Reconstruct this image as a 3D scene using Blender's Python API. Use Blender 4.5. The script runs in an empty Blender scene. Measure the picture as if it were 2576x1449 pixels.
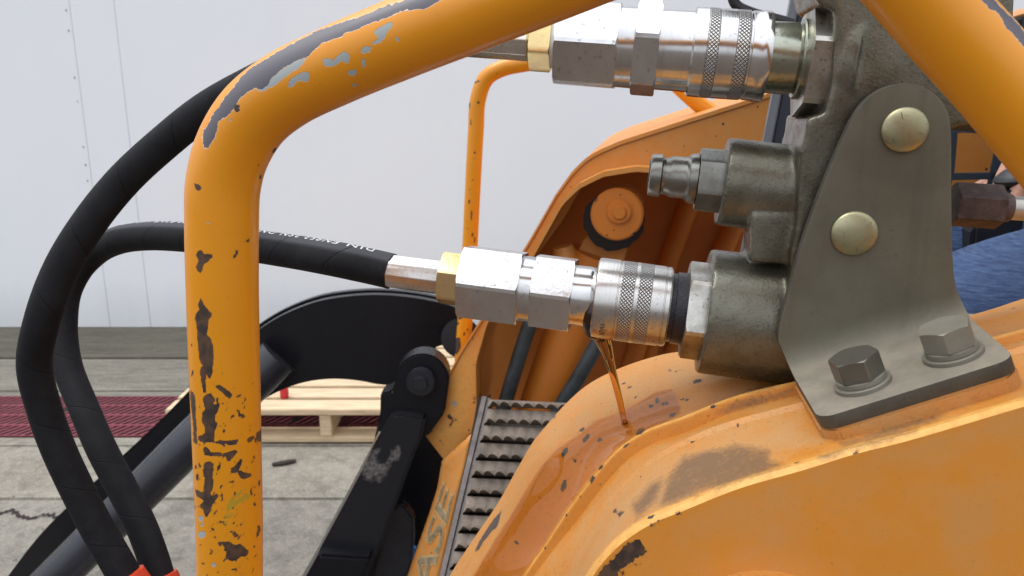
import bpy, bmesh, math, random
import numpy as np
from mathutils import Vector, Matrix
random.seed(7); rng = np.random.default_rng(7)
sc = bpy.context.scene
COL = sc.collection

# ------------------------------------------------------------------ camera, sky, sun, exposure
H = 1.30                                   # eye height, metres
PITCH = math.radians(13.8)
F = 1983.0                                 # focal length in units of a 2576 wide picture
cam_d = bpy.data.cameras.new('camera'); cam = bpy.data.objects.new('camera', cam_d); COL.objects.link(cam)
cam_d.sensor_width = 36.0; cam_d.lens = 36.0 * F / 2576
cam_d.clip_start = 0.02; cam_d.clip_end = 400
cam.location = (0, 0, H); cam.rotation_euler = (math.pi / 2 - PITCH, 0, 0)
cam_d.dof.use_dof = True; cam_d.dof.focus_distance = 0.44; cam_d.dof.aperture_fstop = 24
sc.camera = cam

SUN_DIR = Vector((-0.40, 0.12, 0.95)).normalized()
world = bpy.data.worlds.new('World'); sc.world = world; world.use_nodes = True
wn = world.node_tree.nodes; wl = world.node_tree.links
for x in list(wn): wn.remove(x)
sky = wn.new('ShaderNodeTexSky'); sky.sky_type = 'NISHITA'; sky.sun_disc = False
sky.sun_elevation = math.asin(SUN_DIR.z); sky.sun_rotation = math.atan2(SUN_DIR.x, SUN_DIR.y)
sky.dust_density = 4.0; sky.air_density = 1.0; sky.ozone_density = 1.0
hs = wn.new('ShaderNodeHueSaturation'); hs.inputs['Saturation'].default_value = 0.35
bg = wn.new('ShaderNodeBackground'); bg.inputs['Strength'].default_value = 0.11
wo = wn.new('ShaderNodeOutputWorld')
ov = wn.new('ShaderNodeMix'); ov.data_type = 'RGBA'; ov.inputs[0].default_value = 0.80      # a closed bright cloud layer over the sky
# standard overcast sky: three times brighter overhead than at the horizon
tc = wn.new('ShaderNodeTexCoord'); sx = wn.new('ShaderNodeSeparateXYZ'); wl.new(tc.outputs['Generated'], sx.inputs[0])
m1 = wn.new('ShaderNodeMath'); m1.operation = 'MULTIPLY_ADD'; m1.use_clamp = False; m1.inputs[1].default_value = 2 / 3; m1.inputs[2].default_value = 1 / 3
m0 = wn.new('ShaderNodeMath'); m0.operation = 'MAXIMUM'; m0.inputs[1].default_value = 0.0; wl.new(sx.outputs[2], m0.inputs[0]); wl.new(m0.outputs[0], m1.inputs[0])
cl = wn.new('ShaderNodeMix'); cl.data_type = 'RGBA'; cl.blend_type = 'MULTIPLY'; cl.inputs[0].default_value = 1.0; cl.inputs[6].default_value = (14.0, 14.7, 15.9, 1)
wl.new(m1.outputs[0], cl.inputs[7]); wl.new(cl.outputs[2], ov.inputs[7])
wl.new(sky.outputs[0], hs.inputs['Color']); wl.new(hs.outputs[0], ov.inputs[6]); wl.new(ov.outputs[2], bg.inputs['Color']); wl.new(bg.outputs[0], wo.inputs[0])
sun_d = bpy.data.lights.new('sun', 'SUN'); sun_d.energy = 1.0; sun_d.angle = math.radians(30); sun_d.color = (1.0, 0.985, 0.95)
sun = bpy.data.objects.new('sun', sun_d); COL.objects.link(sun)
sun.rotation_euler = SUN_DIR.to_track_quat('Z', 'Y').to_euler(); sun.location = (0, 0, 6)
sc.view_settings.view_transform = 'Standard'; sc.view_settings.look = 'None'
sc.view_settings.gamma = 1.0; sc.view_settings.use_curve_mapping = False
sc.view_settings.exposure = 0.62
sc.cycles.max_bounces = 10; sc.cycles.transparent_max_bounces = 16
sc.cycles.use_denoising = True

# ------------------------------------------------------------------ measuring the place from the photograph
FW = np.array([0, math.cos(PITCH), -math.sin(PITCH)]); UP = np.array([0, math.sin(PITCH), math.cos(PITCH)])
RT = np.array([1.0, 0, 0]); CAM = np.array([0, 0, H])
YAW = math.radians(10)
NL = np.array([math.sin(YAW), math.cos(YAW), 0])      # across the machine, away from us
AX = np.array([math.cos(YAW), -math.sin(YAW), 0])     # along the machine, towards its rear
ZZ = np.array([0, 0, 1.0])
def ray(u, v): return RT * ((u - 1288) / F) + UP * ((724.5 - v) / F) + FW
def M(u, v, y):
    r = ray(u, v); return CAM + r * (y / (r @ NL))
def D(u, v, d): return CAM + ray(u, v) * d
def G(u, v, z=0.0):
    r = ray(u, v); return CAM + r * ((z - H) / r[2])
def W(u, v, Y):
    r = ray(u, v); return CAM + r * (Y / r[1])
def dep(P): return float((np.asarray(P) - CAM) @ FW)
def proj(P):
    q = np.asarray(P) - CAM; d = q @ FW
    return 1288 + F * (q @ RT) / d, 724.5 - F * (q @ UP) / d
def nrm(v): v = np.asarray(v, float); return v / np.linalg.norm(v)

# ------------------------------------------------------------------ node helper
class NT:
    def __init__(s, name):
        s.m = bpy.data.materials.new(name); s.m.use_nodes = True
        s.t = s.m.node_tree; s.t.nodes.clear()
        s.out = s.t.nodes.new('ShaderNodeOutputMaterial')
    def n(s, typ, props=None, **ins):
        nd = s.t.nodes.new('ShaderNode' + typ)
        for k, v in (props or {}).items(): setattr(nd, k, v)
        for k, v in ins.items():
            key = k.replace('_', ' ')
            if k[0] == 'i' and k[1:].isdigit(): sk = nd.inputs[int(k[1:])]
            else: sk = nd.inputs[key]
            s.put(sk, v)
        return nd
    def put(s, sk, v):
        if isinstance(v, bpy.types.Node): s.t.links.new(v.outputs[0], sk)
        elif isinstance(v, bpy.types.NodeSocket): s.t.links.new(v, sk)
        elif isinstance(v, (tuple, list)) and len(v) == 3 and sk.type == 'RGBA': sk.default_value = (*v, 1)
        else: sk.default_value = v
    def math(s, op, a, b=0.0, c=0.0, clamp=False):
        return s.n('Math', {'operation': op, 'use_clamp': clamp}, i0=a, i1=b, i2=c)
    def attr(s, name): return s.n('Attribute', {'attribute_name': name}).outputs['Fac']
    def obj(s): return s.n('TexCoord').outputs['Object']
    def noise(s, scale, detail=4.0, rough=0.55, vec=None, dist=0.0):
        return s.n('TexNoise', None, Vector=vec if vec is not None else s.obj(), Scale=scale, Detail=detail, Roughness=rough, Distortion=dist).outputs['Fac']
    def map(s, v, a, b, c=0.0, d=1.0):
        return s.n('MapRange', {'clamp': True}, Value=v, From_Min=a, From_Max=b, To_Min=c, To_Max=d).outputs[0]
    def mix(s, fac, a, b):
        nd = s.t.nodes.new('ShaderNodeMix'); nd.data_type = 'RGBA'
        s.put(nd.inputs[0], fac); s.put(nd.inputs[6], a); s.put(nd.inputs[7], b); return nd.outputs[2]
    def mixf(s, fac, a, b):
        nd = s.t.nodes.new('ShaderNodeMix'); nd.data_type = 'FLOAT'
        s.put(nd.inputs[0], fac); s.put(nd.inputs[2], a); s.put(nd.inputs[3], b); return nd.outputs[0]
    def bump(s, h, strength=0.3, dist=0.001, normal=None):
        nd = s.n('Bump', None, Height=h, Strength=strength, Distance=dist)
        if normal is not None: s.put(nd.inputs['Normal'], normal)
        return nd.outputs[0]
    def scaled(s, sx, sy, sz, vec=None):
        return s.n('Mapping', None, Vector=vec if vec is not None else s.obj(), Scale=(sx, sy, sz)).outputs[0]
    def bsdf(s, color, rough=0.5, metal=0.0, normal=None, **kw):
        b = s.n('BsdfPrincipled', None, Base_Color=color, Roughness=rough, Metallic=metal)
        if normal is not None: s.put(b.inputs['Normal'], normal)
        for k, v in kw.items(): s.put(b.inputs[k.replace('_', ' ')], v)
        s.t.links.new(b.outputs[0], s.out.inputs[0]); return s.m

# ------------------------------------------------------------------ materials
def paint(name, base, rough=0.35, faded=None, fade_amt=0.0, speck=0.5, chipcol=(0.035, 0.022, 0.017), grit=0.0, coat=0.0):
    """enamel paint; chips read from per-vertex fields stored on the part"""
    t = NT(name)
    big = t.noise(9, 3); fine = t.noise(420, 3, 0.6); med = t.noise(60, 5, 0.6); mid2 = t.noise(170, 3, 0.6)
    col = t.mix(t.map(big, 0.35, 0.68, 0, 0.55), base, tuple(c * 0.86 for c in base))
    clean = t.attr('clean')
    if faded: col = t.mix(t.math('MULTIPLY', t.map(med, 0.35, 0.62, 0.0, fade_amt), t.math('SUBTRACT', 1.0, clean)), col, faded)
    col = t.mix(t.map(fine, 0.56, 0.72, 0, 0.5 * speck), col, tuple(c * 0.55 for c in base))
    col = t.mix(t.math('MULTIPLY', t.attr('worn'), t.map(mid2, 0.3, 0.6, 0.5, 1.0)), col, (0.80, 0.42, 0.10))  # lighter paint: real rubbing, and light painted on the near arm's edges
    rag = t.math('ADD', t.math('MULTIPLY', t.math('SUBTRACT', med, 0.5), 0.6), t.math('ADD', t.math('MULTIPLY', t.math('SUBTRACT', mid2, 0.5), 0.8), t.math('MULTIPLY', t.math('SUBTRACT', fine, 0.5), 0.9)))
    def field(nm, w=0.03):
        f = t.math('ADD', t.attr(nm), rag); return f, t.map(f, 0.5 - w, 0.5 + w)
    df, dm = field('chip'); gf, gm = field('grey'); pf, pm = field('primer')
    ef, em = field('green', 0.12)
    rim = t.math('MAXIMUM', t.math('MULTIPLY', t.map(pf, 0.40, 0.48), t.math('SUBTRACT', 1.0, t.map(pf, 0.50, 0.56))), 0.0)
    scr = t.noise(1.0, 3, 0.7, t.scaled(26, 26, 420)); scr2 = t.noise(1.0, 3, 0.7, t.scaled(300, 60, 40))
    col = t.mix(t.math('MAXIMUM', t.map(scr, 0.70, 0.78, 0, 0.35), t.map(scr2, 0.72, 0.80, 0, 0.30)), col, tuple(c * 0.5 + 0.06 for c in base))
    pep = t.noise(1300, 2, 0.7); pepm = t.math('MULTIPLY', t.map(pep, 0.58, 0.66), t.map(t.math('ADD', med, t.math('MULTIPLY', t.attr('dust'), 0.25)), 0.45, 0.75, 0.0, 0.75 * min(1.0, speck)))
    col = t.mix(pepm, col, tuple(c * 0.30 for c in base))
    # small random nicks, more of them where the 'nick' field is high
    vor = t.n('TexVoronoi', {'feature': 'F1'}, Vector=t.obj(), Scale=95.0, Randomness=1.0)
    cellr = t.n('SeparateColor', None, Color=vor.outputs['Color']).outputs[0]
    nick = t.math('MULTIPLY', t.map(t.math('ADD', vor.outputs['Distance'], t.math('MULTIPLY', t.math('SUBTRACT', mid2, 0.5), 0.9)), 0.10, 0.13, 1, 0),
                  t.math('GREATER_THAN', t.math('ADD', cellr, t.math('MULTIPLY', t.attr('nick'), 0.45)), 0.985))
    dirt = t.map(t.math('ADD', t.attr('dirt'), t.math('ADD', t.math('MULTIPLY', t.math('SUBTRACT', fine, 0.5), 0.7), t.math('MULTIPLY', t.math('SUBTRACT', med, 0.5), 0.6))), 0.25, 0.85)
    dust = t.math('MULTIPLY', t.math('SUBTRACT', 1.0, clean), t.map(t.math('ADD', t.attr('dust'), t.math('MULTIPLY', t.math('SUBTRACT', med, 0.5), 0.5)), 0.2, 1.0))
    col = t.mix(t.math('MULTIPLY', dust, 0.75), col, (0.45, 0.265, 0.115))
    col = t.mix(t.math('MULTIPLY', dirt, 0.85), col, (0.15, 0.085, 0.042))
    col = t.mix(t.math('MULTIPLY', em, 0.55), col, (0.22, 0.27, 0.03))
    col = t.mix(gm, col, (0.33, 0.36, 0.35))
    col = t.mix(t.math('MULTIPLY', rim, 0.8), col, (0.85, 0.75, 0.65))
    col = t.mix(pm, col, (0.085, 0.075, 0.088))
    rust = t.mix(t.map(mid2, 0.42, 0.62), chipcol, (0.095, 0.048, 0.026))
    col = t.mix(t.math('MULTIPLY', t.map(df, 0.25, 0.5), 0.30), col, tuple(c * 0.42 for c in base))
    col = t.mix(dm, col, rust)
    col = t.mix(nick, col, chipcol)
    hole = t.math('MAXIMUM', t.math('MAXIMUM', dm, gm), t.math('MAXIMUM', pm, nick))
    nh = t.math('ADD', t.math('MULTIPLY', hole, -1.0), t.math('MULTIPLY', fine, 0.10 + grit))
    nr = t.bump(nh, 0.55, 0.0004)
    r = t.mixf(hole, t.map(med, 0.3, 0.7, rough - 0.05, rough + 0.1), 0.5)
    r = t.mixf(dust, r, 0.8)
    return t.bsdf(col, r, 0.0, nr, Coat_Weight=coat, Coat_Roughness=0.12)

def metal(name, color, rough=0.22, streak=0.0, speck=0.0, bumpy=0.0, dark=None, dark_amt=0.0, metallic=1.0, bscale=500):
    t = NT(name)
    a = t.noise(35, 5, 0.6); b = t.noise(bscale, 3, 0.6)
    col = color
    if dark: col = t.mix(t.map(a, 0.42, 0.68, 0, dark_amt), color, dark)
    if speck: col = t.mix(t.map(t.noise(330, 2, 0.7), 0.62, 0.70, 0, speck), col, (0.10, 0.09, 0.085))
    r = t.map(a, 0.3, 0.7, rough * 0.75, rough * 1.35)
    h = t.math('MULTIPLY', b, bumpy)
    if streak:
        v = t.n('CombineXYZ', None, X=t.math('MULTIPLY', t.attr('s'), 2600.0), Y=t.math('MULTIPLY', t.attr('th'), 0.6), Z=0.0)
        st = t.noise(1.0, 3, 0.6, vec=v.outputs[0]); h = t.math('ADD', h, t.math('MULTIPLY', st, streak))
        col = t.mix(t.map(st, 0.55, 0.75, 0, 0.35), col, (0.18, 0.165, 0.15))
    return t.bsdf(col, r, metallic, t.bump(h, 0.35, 0.0003))

def knurl_mat():
    t = NT('knurled_steel')
    s = t.math('MULTIPLY', t.attr('s'), 2900.0); th = t.math('MULTIPLY', t.attr('th'), 70.0)
    a = t.math('ABSOLUTE', t.math('SINE', t.math('MULTIPLY', t.math('ADD', s, th), 0.5)))
    b = t.math('ABSOLUTE', t.math('SINE', t.math('MULTIPLY', t.math('SUBTRACT', s, th), 0.5)))
    g = t.math('MINIMUM', a, b)
    col = t.mix(t.map(g, 0.18, 0.55), (0.085, 0.078, 0.07), (0.62, 0.60, 0.57))
    return t.bsdf(col, t.map(g, 0.1, 0.5, 0.55, 0.27), 1.0, t.bump(t.map(g, 0, 0.6), 1.0, 0.0009))

def hose_mat():
    t = NT('hose_rubber')
    s = t.attr('s'); th = t.attr('th')
    turn = t.math('DIVIDE', th, 2 * math.pi)
    hel = t.math('FRACT', t.math('ADD', t.math('DIVIDE', s, 0.048), turn))
    d = t.math('ABSOLUTE', t.math('SUBTRACT', hel, 0.5))
    line = t.map(d, 0.0, 0.014, 1, 0)
    step = t.map(hel, 0.5, 0.56, 0, 1)
    weave = t.math('SINE', t.math('ADD', t.math('MULTIPLY', s, 5200.0), t.math('MULTIPLY', th, 16.0)))
    weave2 = t.math('SINE', t.math('SUBTRACT', t.math('MULTIPLY', s, 900.0), t.math('MULTIPLY', th, 150.0)))
    nz = t.noise(70, 4, 0.6); sp = t.noise(600, 2, 0.6)
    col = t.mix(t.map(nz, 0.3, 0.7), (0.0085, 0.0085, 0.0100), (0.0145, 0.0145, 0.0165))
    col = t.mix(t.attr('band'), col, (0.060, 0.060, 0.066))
    col = t.mix(t.map(sp, 0.70, 0.76, 0, 0.25), col, (0.16, 0.16, 0.16))
    col = t.mix(line, col, (0.004, 0.004, 0.004))
    h = t.math('ADD', t.math('MULTIPLY', weave, 0.10), t.math('ADD', t.math('MULTIPLY', weave2, 0.06), t.math('MULTIPLY', line, -1.0)))
    h = t.math('ADD', h, t.math('MULTIPLY', step, 0.5))
    return t.bsdf(col, 0.66, 0.0, t.bump(h, 0.6, 0.0005), Specular_IOR_Level=0.14)

def concrete(name, c1, c2, scale=1.0, streaky=False, dark=0.3):
    t = NT(name)
    o = t.obj()
    if streaky: o2 = t.scaled(0.35, 2.6, 1.0, o)
    else: o2 = o
    a = t.noise(2.2 * scale, 6, 0.65, o2); b = t.noise(16 * scale, 5, 0.65, o2); c = t.noise(150, 4, 0.7, o)
    col = t.mix(t.map(a, 0.32, 0.68), c1, c2)
    col = t.mix(t.map(b, 0.45, 0.70, 0, 0.7), col, tuple(x * 0.58 for x in c1))
    col = t.mix(t.map(t.noise(45, 4, 0.7, o2), 0.5, 0.68, 0, 0.45), col, tuple(min(1, x * 1.3) for x in c2))
    col = t.mix(t.map(t.noise(5.5 * scale, 5, 0.7, o2, 0.6), 0.52, 0.66, 0, 0.55), col, tuple(x * 0.55 for x in c1))
    col = t.mix(t.map(c, 0.52, 0.72, 0, 0.65), col, tuple(min(1, x * 1.6) for x in c2))
    col = t.mix(t.map(c, 0.30, 0.46, dark, 0), col, tuple(x * 0.45 for x in c1))
    return t.bsdf(col, 0.85, 0.0, t.bump(t.math('ADD', t.math('MULTIPLY', b, 0.5), c), 0.6, 0.004))

def simple(name, color, rough=0.5, metallic=0.0, var=0.25, scale=20, bumpd=0.0004, bstr=0.3, spec=0.5, vec=None):
    t = NT(name)
    o = t.scaled(*vec) if vec else t.obj()
    a = t.noise(scale, 5, 0.6, o); b = t.noise(scale * 9, 3, 0.6, o)
    col = t.mix(t.map(a, 0.3, 0.7), tuple(c * (1 - var) for c in color), tuple(min(1, c * (1 + var)) for c in color))
    col = t.mix(t.map(b, 0.55, 0.75, 0, var), col, tuple(c * 0.5 for c in color))
    return t.bsdf(col, t.map(b, 0.3, 0.7, rough * 0.85, min(1, rough * 1.15)), metallic, t.bump(t.math('ADD', a, b), bstr, bumpd), Specular_IOR_Level=spec)

MAT = {}
MAT['bar'] = paint('guard_bar_paint', (0.74, 0.275, 0.004), 0.33, speck=0.16, coat=0.10)
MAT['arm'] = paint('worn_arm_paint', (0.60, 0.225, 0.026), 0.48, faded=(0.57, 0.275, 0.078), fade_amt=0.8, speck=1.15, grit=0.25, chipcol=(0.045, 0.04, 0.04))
MAT['side'] = paint('arm_side_paint', (0.68, 0.250, 0.025), 0.42, faded=(0.62, 0.255, 0.050), fade_amt=0.5, speck=0.25)
MAT['far'] = paint('far_arm_paint', (0.66, 0.245, 0.036), 0.45, faded=(0.62, 0.28, 0.08), fade_amt=0.6, speck=0.3)
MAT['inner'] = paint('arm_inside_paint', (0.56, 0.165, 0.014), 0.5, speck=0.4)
MAT['steel'] = metal('bright_zinc_steel', (0.70, 0.70, 0.70), 0.22, bumpy=0.45, dark=(0.50, 0.49, 0.48), dark_amt=0.8, speck=0.45)
MAT['brushed'] = metal('turned_steel', (0.58, 0.56, 0.53), 0.24, streak=0.7, speck=0.4, dark=(0.42, 0.40, 0.37), dark_amt=0.7)
MAT['satin'] = metal('satin_steel', (0.66, 0.65, 0.64), 0.18, streak=0.22, dark=(0.44, 0.43, 0.42), dark_amt=0.7, speck=0.25)
MAT['oldsteel'] = metal('worn_grey_steel', (0.25, 0.245, 0.22), 0.32, bumpy=0.8, dark=(0.12, 0.11, 0.09), dark_amt=0.8, speck=0.5)
MAT['scratched'] = metal('scratched_steel', (0.60, 0.58, 0.53), 0.33, bumpy=0.9, dark=(0.25, 0.22, 0.17), dark_amt=0.9, speck=0.7)
MAT['greennut'] = metal('olive_plated_steel', (0.36, 0.37, 0.30), 0.24, bumpy=0.8, dark=(0.24, 0.25, 0.18), dark_amt=0.6, speck=0.5)
MAT['zinc'] = metal('yellow_zinc_plating', (0.83, 0.66, 0.30), 0.24, bumpy=0.5, dark=(0.72, 0.52, 0.30), dark_amt=0.7, speck=0.15)
MAT['ferrule'] = metal('crimped_steel', (0.74, 0.73, 0.70), 0.25, bumpy=0.5, dark=(0.46, 0.44, 0.40), dark_amt=0.7, speck=0.3)
MAT['dome'] = metal('olive_zinc_bolt', (0.40, 0.375, 0.235), 0.42, bumpy=0.6, dark=(0.27, 0.24, 0.14), dark_amt=0.6, speck=0.35)
MAT['hexbolt'] = metal('dull_grey_bolt', (0.245, 0.23, 0.185), 0.52, bumpy=0.6, dark=(0.16, 0.14, 0.105), dark_amt=0.7, metallic=0.35)
def bracket_mat():
    t = NT('dull_plated_plate')
    a = t.noise(22, 5, 0.6); b = t.noise(300, 3, 0.6); c = t.noise(500, 2, 0.7)
    col = t.mix(t.map(a, 0.36, 0.66), (0.136, 0.127, 0.088), (0.108, 0.095, 0.066))
    col = t.mix(t.map(c, 0.66, 0.72, 0, 0.5), col, (0.06, 0.05, 0.04))
    st = t.noise(1.0, 4, 0.6, t.scaled(150, 150, 9)); col = t.mix(t.map(st, 0.5, 0.75, 0, 0.5), col, (0.085, 0.075, 0.055))
    bl = t.noise(9, 4, 0.65); col = t.mix(t.map(bl, 0.48, 0.7, 0, 0.55), col, (0.175, 0.165, 0.13))
    du = t.map(t.math('ADD', t.attr('dust'), t.math('MULTIPLY', t.math('SUBTRACT', a, 0.5), 0.8)), 0.1, 1.0)
    col = t.mix(t.math('MULTIPLY', du, 0.75), col, t.mix(t.map(t.noise(70, 5, 0.7), 0.35, 0.65), (0.40, 0.345, 0.265), (0.27, 0.24, 0.19)))
    return t.bsdf(col, t.mixf(du, t.map(b, 0.3, 0.7, 0.5, 0.62), 0.85), t.mixf(du, 0.3, 0.0), t.bump(t.math('ADD', a, t.math('MULTIPLY', b, 0.3)), 0.2, 0.0004))
MAT['bracket'] = bracket_mat(); MAT['bracket_edge'] = simple('bracket_cut_edge', (0.062, 0.056, 0.042), 0.6, 0.1, 0.3, 60)
MAT['hexbolt_dark'] = metal('dark_oily_bolt', (0.15, 0.142, 0.115), 0.36, bumpy=0.6, dark=(0.10, 0.09, 0.07), dark_amt=0.7, metallic=0.6)
MAT['blackring'] = simple('oily_black_steel', (0.02, 0.019, 0.024), 0.22, 0.3, 0.3, 120, 0.0006, 0.8)
MAT['rustnut'] = simple('rusty_brown_nut', (0.062, 0.036, 0.029), 0.65, 0.05, 0.6, 90)
MAT['tubemetal'] = metal('grey_tube', (0.42, 0.40, 0.35), 0.4, bumpy=0.5, dark=(0.25, 0.22, 0.18), dark_amt=0.7, metallic=0.7)
MAT['tape'] = simple('white_seal_tape', (0.80, 0.79, 0.78), 0.5, 0, 0.05, 200)
MAT['black'] = simple('black_enamel', (0.0075, 0.0075, 0.010), 0.32, 0, 0.15, 3, spec=0.3, bstr=0.0)
MAT['blackgrey'] = simple('scuffed_black_enamel', (0.020, 0.021, 0.027), 0.27, 0, 0.4, 6, bstr=0.03)
def beam_mat():
    t = NT('ground_black_enamel')
    a = t.noise(40, 4, 0.6); b = t.noise(150, 4, 0.6)
    m = t.map(t.math('ADD', t.attr('bare'), t.math('MULTIPLY', t.math('SUBTRACT', a, 0.5), 1.6)), 0.40, 0.75)
    bare = t.mix(t.map(b, 0.4, 0.65), (0.50, 0.47, 0.46), (0.12, 0.09, 0.08))
    m = t.math('MULTIPLY', m, 0.5)
    return t.bsdf(t.mix(m, (0.011, 0.0115, 0.015), bare), t.mixf(m, 0.28, 0.36), t.math('MULTIPLY', m, 0.8), t.bump(t.math('MULTIPLY', t.math('ADD', a, b), m), 0.6, 0.002))
MAT['beam'] = beam_mat()
MAT['navy'] = simple('navy_post_paint', (0.018, 0.024, 0.038), 0.4, 0, 0.2, 10)
MAT['postgrey'] = simple('grey_post_paint', (0.16, 0.17, 0.19), 0.45, 0, 0.15, 10)
MAT['screen'] = simple('dark_screen_paint', (0.022, 0.032, 0.042), 0.45, 0, 0.2, 20)
MAT['rubber'] = simple('black_rubber', (0.014, 0.014, 0.017), 0.5, 0, 0.3, 40)
MAT['linehose'] = simple('dusty_rubber_line', (0.045, 0.052, 0.055), 0.5, 0, 0.5, 25)
MAT['red'] = simple('red_plastic_cap', (0.62, 0.055, 0.018), 0.35, 0, 0.15, 60)
MAT['bottle_red'] = simple('bright_red_plastic', (0.50, 0.022, 0.030), 0.35, 0, 0.1, 30)
MAT['blue'] = simple('blue_plastic', (0.02, 0.16, 0.42), 0.4, 0, 0.1, 30)
MAT['wood'] = simple('pale_pine', (0.62, 0.47, 0.30), 0.75, 0, 0.22, 9, vec=(1.0, 9.0, 9.0))
MAT['grate'] = simple('maroon_plastic', (0.20, 0.030, 0.048), 0.5, 0, 0.2, 12)
MAT['pit'] = simple('dark_trench', (0.020, 0.008, 0.010), 0.9)
MAT['step'] = simple('worn_brown_steel', (0.135, 0.103, 0.078), 0.65, 0.0, 0.45, 24, 0.0008, 0.5)
MAT['steprail'] = simple('step_edge_steel', (0.075, 0.058, 0.052), 0.5, 0.2, 0.4, 40, 0.0008, 0.5)
MAT['stepdark'] = simple('step_box_steel', (0.055, 0.04, 0.034), 0.8, 0, 0.3, 24)
MAT['grease'] = simple('black_grease', (0.008, 0.007, 0.007), 0.35, 0, 0.2, 50)
MAT['skin'] = simple('skin', (0.55, 0.30, 0.21), 0.5, 0, 0.1, 30)
MAT['shirt'] = simple('grey_cotton', (0.16, 0.17, 0.19), 0.9, 0, 0.15, 60)
MAT['hair'] = simple('black_hair', (0.015, 0.012, 0.010), 0.5, 0, 0.3, 120)
MAT['boot'] = simple('brown_leather', (0.06, 0.035, 0.02), 0.6, 0, 0.3, 40)
MAT['white_print'] = simple('white_print', (0.62, 0.62, 0.62), 0.6, 0, 0.08, 300)
MAT['outline_print'] = simple('worn_outline_print', (0.50, 0.33, 0.15), 0.6, 0, 0.25, 90)
MAT['grey_print'] = simple('grey_print', (0.30, 0.225, 0.13), 0.6, 0, 0.5, 60)
MAT['engrave'] = simple('engraved_mark', (0.16, 0.14, 0.12), 0.6, 0.4, 0.1, 60)
MAT['stick'] = simple('dark_stick', (0.05, 0.042, 0.034), 0.9, 0, 0.4, 60)
MAT['hose'] = hose_mat(); MAT['knurl'] = knurl_mat()
def cast_mat():
    t = NT('oily_cast_metal')
    a = t.noise(30, 5, 0.6); b = t.noise(650, 4, 0.65); c = t.noise(110, 4, 0.6)
    col = t.mix(t.map(a, 0.36, 0.66), (0.172, 0.165, 0.128), (0.092, 0.080, 0.053))
    col = t.mix(t.map(b, 0.55, 0.70, 0, 0.65), col, (0.05, 0.042, 0.028))
    col = t.mix(t.map(c, 0.60, 0.74, 0, 0.4), col, (0.15, 0.11, 0.06))
    h = t.math('ADD', t.math('MULTIPLY', b, 0.9), t.math('MULTIPLY', c, 0.7))
    return t.bsdf(col, t.map(c, 0.35, 0.65, 0.36, 0.20), 0.6, t.bump(h, 0.5, 0.0004))
MAT['cast'] = cast_mat()
def jeans_mat():
    t = NT('blue_denim')
    w = t.noise(1.0, 4, 0.7, t.scaled(60, 60, 420)); a = t.noise(14, 4)
    col = t.mix(t.map(w, 0.35, 0.7), (0.022, 0.045, 0.12), (0.075, 0.13, 0.25))
    col = t.mix(t.map(a, 0.45, 0.72, 0, 0.55), col, (0.02, 0.035, 0.10))
    return t.bsdf(col, 0.85, 0, t.bump(t.math('ADD', w, t.math('MULTIPLY', a, 3.0)), 0.5, 0.002))
MAT['denim'] = jeans_mat()
def wall_mat():
    t = NT('white_wall_paint')
    a = t.noise(0.8, 4); b = t.noise(5, 5, 0.6, t.scaled(1, 1, 0.25)); c = t.noise(90, 3)
    col = t.mix(t.map(a, 0.3, 0.7), (0.80, 0.815, 0.845), (0.83, 0.84, 0.855))
    col = t.mix(t.map(b, 0.55, 0.78, 0, 0.22), col, (0.74, 0.76, 0.775))
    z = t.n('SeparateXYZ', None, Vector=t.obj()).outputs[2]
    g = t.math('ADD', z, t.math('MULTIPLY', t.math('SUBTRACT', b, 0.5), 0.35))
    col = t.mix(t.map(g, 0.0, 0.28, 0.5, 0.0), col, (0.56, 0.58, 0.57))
    return t.bsdf(col, 0.6, 0, t.bump(t.math('ADD', a, t.math('MULTIPLY', c, 0.15)), 0.3, 0.006))
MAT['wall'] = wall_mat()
def oil_film():
    t = NT('oil_film')
    h = t.noise(22, 2, 0.45); nr = t.bump(h, 0.16, 0.003)
    edge = t.map(t.math('ADD', t.attr('film'), t.math('MULTIPLY', t.math('SUBTRACT', t.noise(120, 4), 0.5), 0.5)), 0.40, 0.58)
    fr = t.n('Fresnel', None, IOR=1.47); t.put(fr.inputs['Normal'], nr)
    tr = t.n('BsdfTransparent', None, Color=(0.97, 0.89, 0.68)); gl = t.n('BsdfGlossy', None, Color=(1, 1, 1), Roughness=0.03)
    t.put(gl.inputs['Normal'], nr)
    mx = t.n('MixShader', None, i0=t.math('MULTIPLY', fr, 0.7, clamp=True), i1=tr, i2=gl)
    clear = t.n('BsdfTransparent', None, Color=(1, 1, 1))
    m2 = t.n('MixShader', None, i0=edge, i1=clear, i2=mx)
    t.t.links.new(m2.outputs[0], t.out.inputs[0]); return t.m
MAT['film'] = oil_film()
def oil_liquid():
    t = NT('amber_oil')
    return t.bsdf((0.74, 0.37, 0.075), 0.02, 0.0, None, Transmission_Weight=1.0, IOR=1.47)
MAT['oil'] = oil_liquid()

MAT['darkoil'] = simple('thick_dark_oil', (0.022, 0.009, 0.004), 0.06, 0, 0.1, 30, bstr=0.0)

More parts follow.
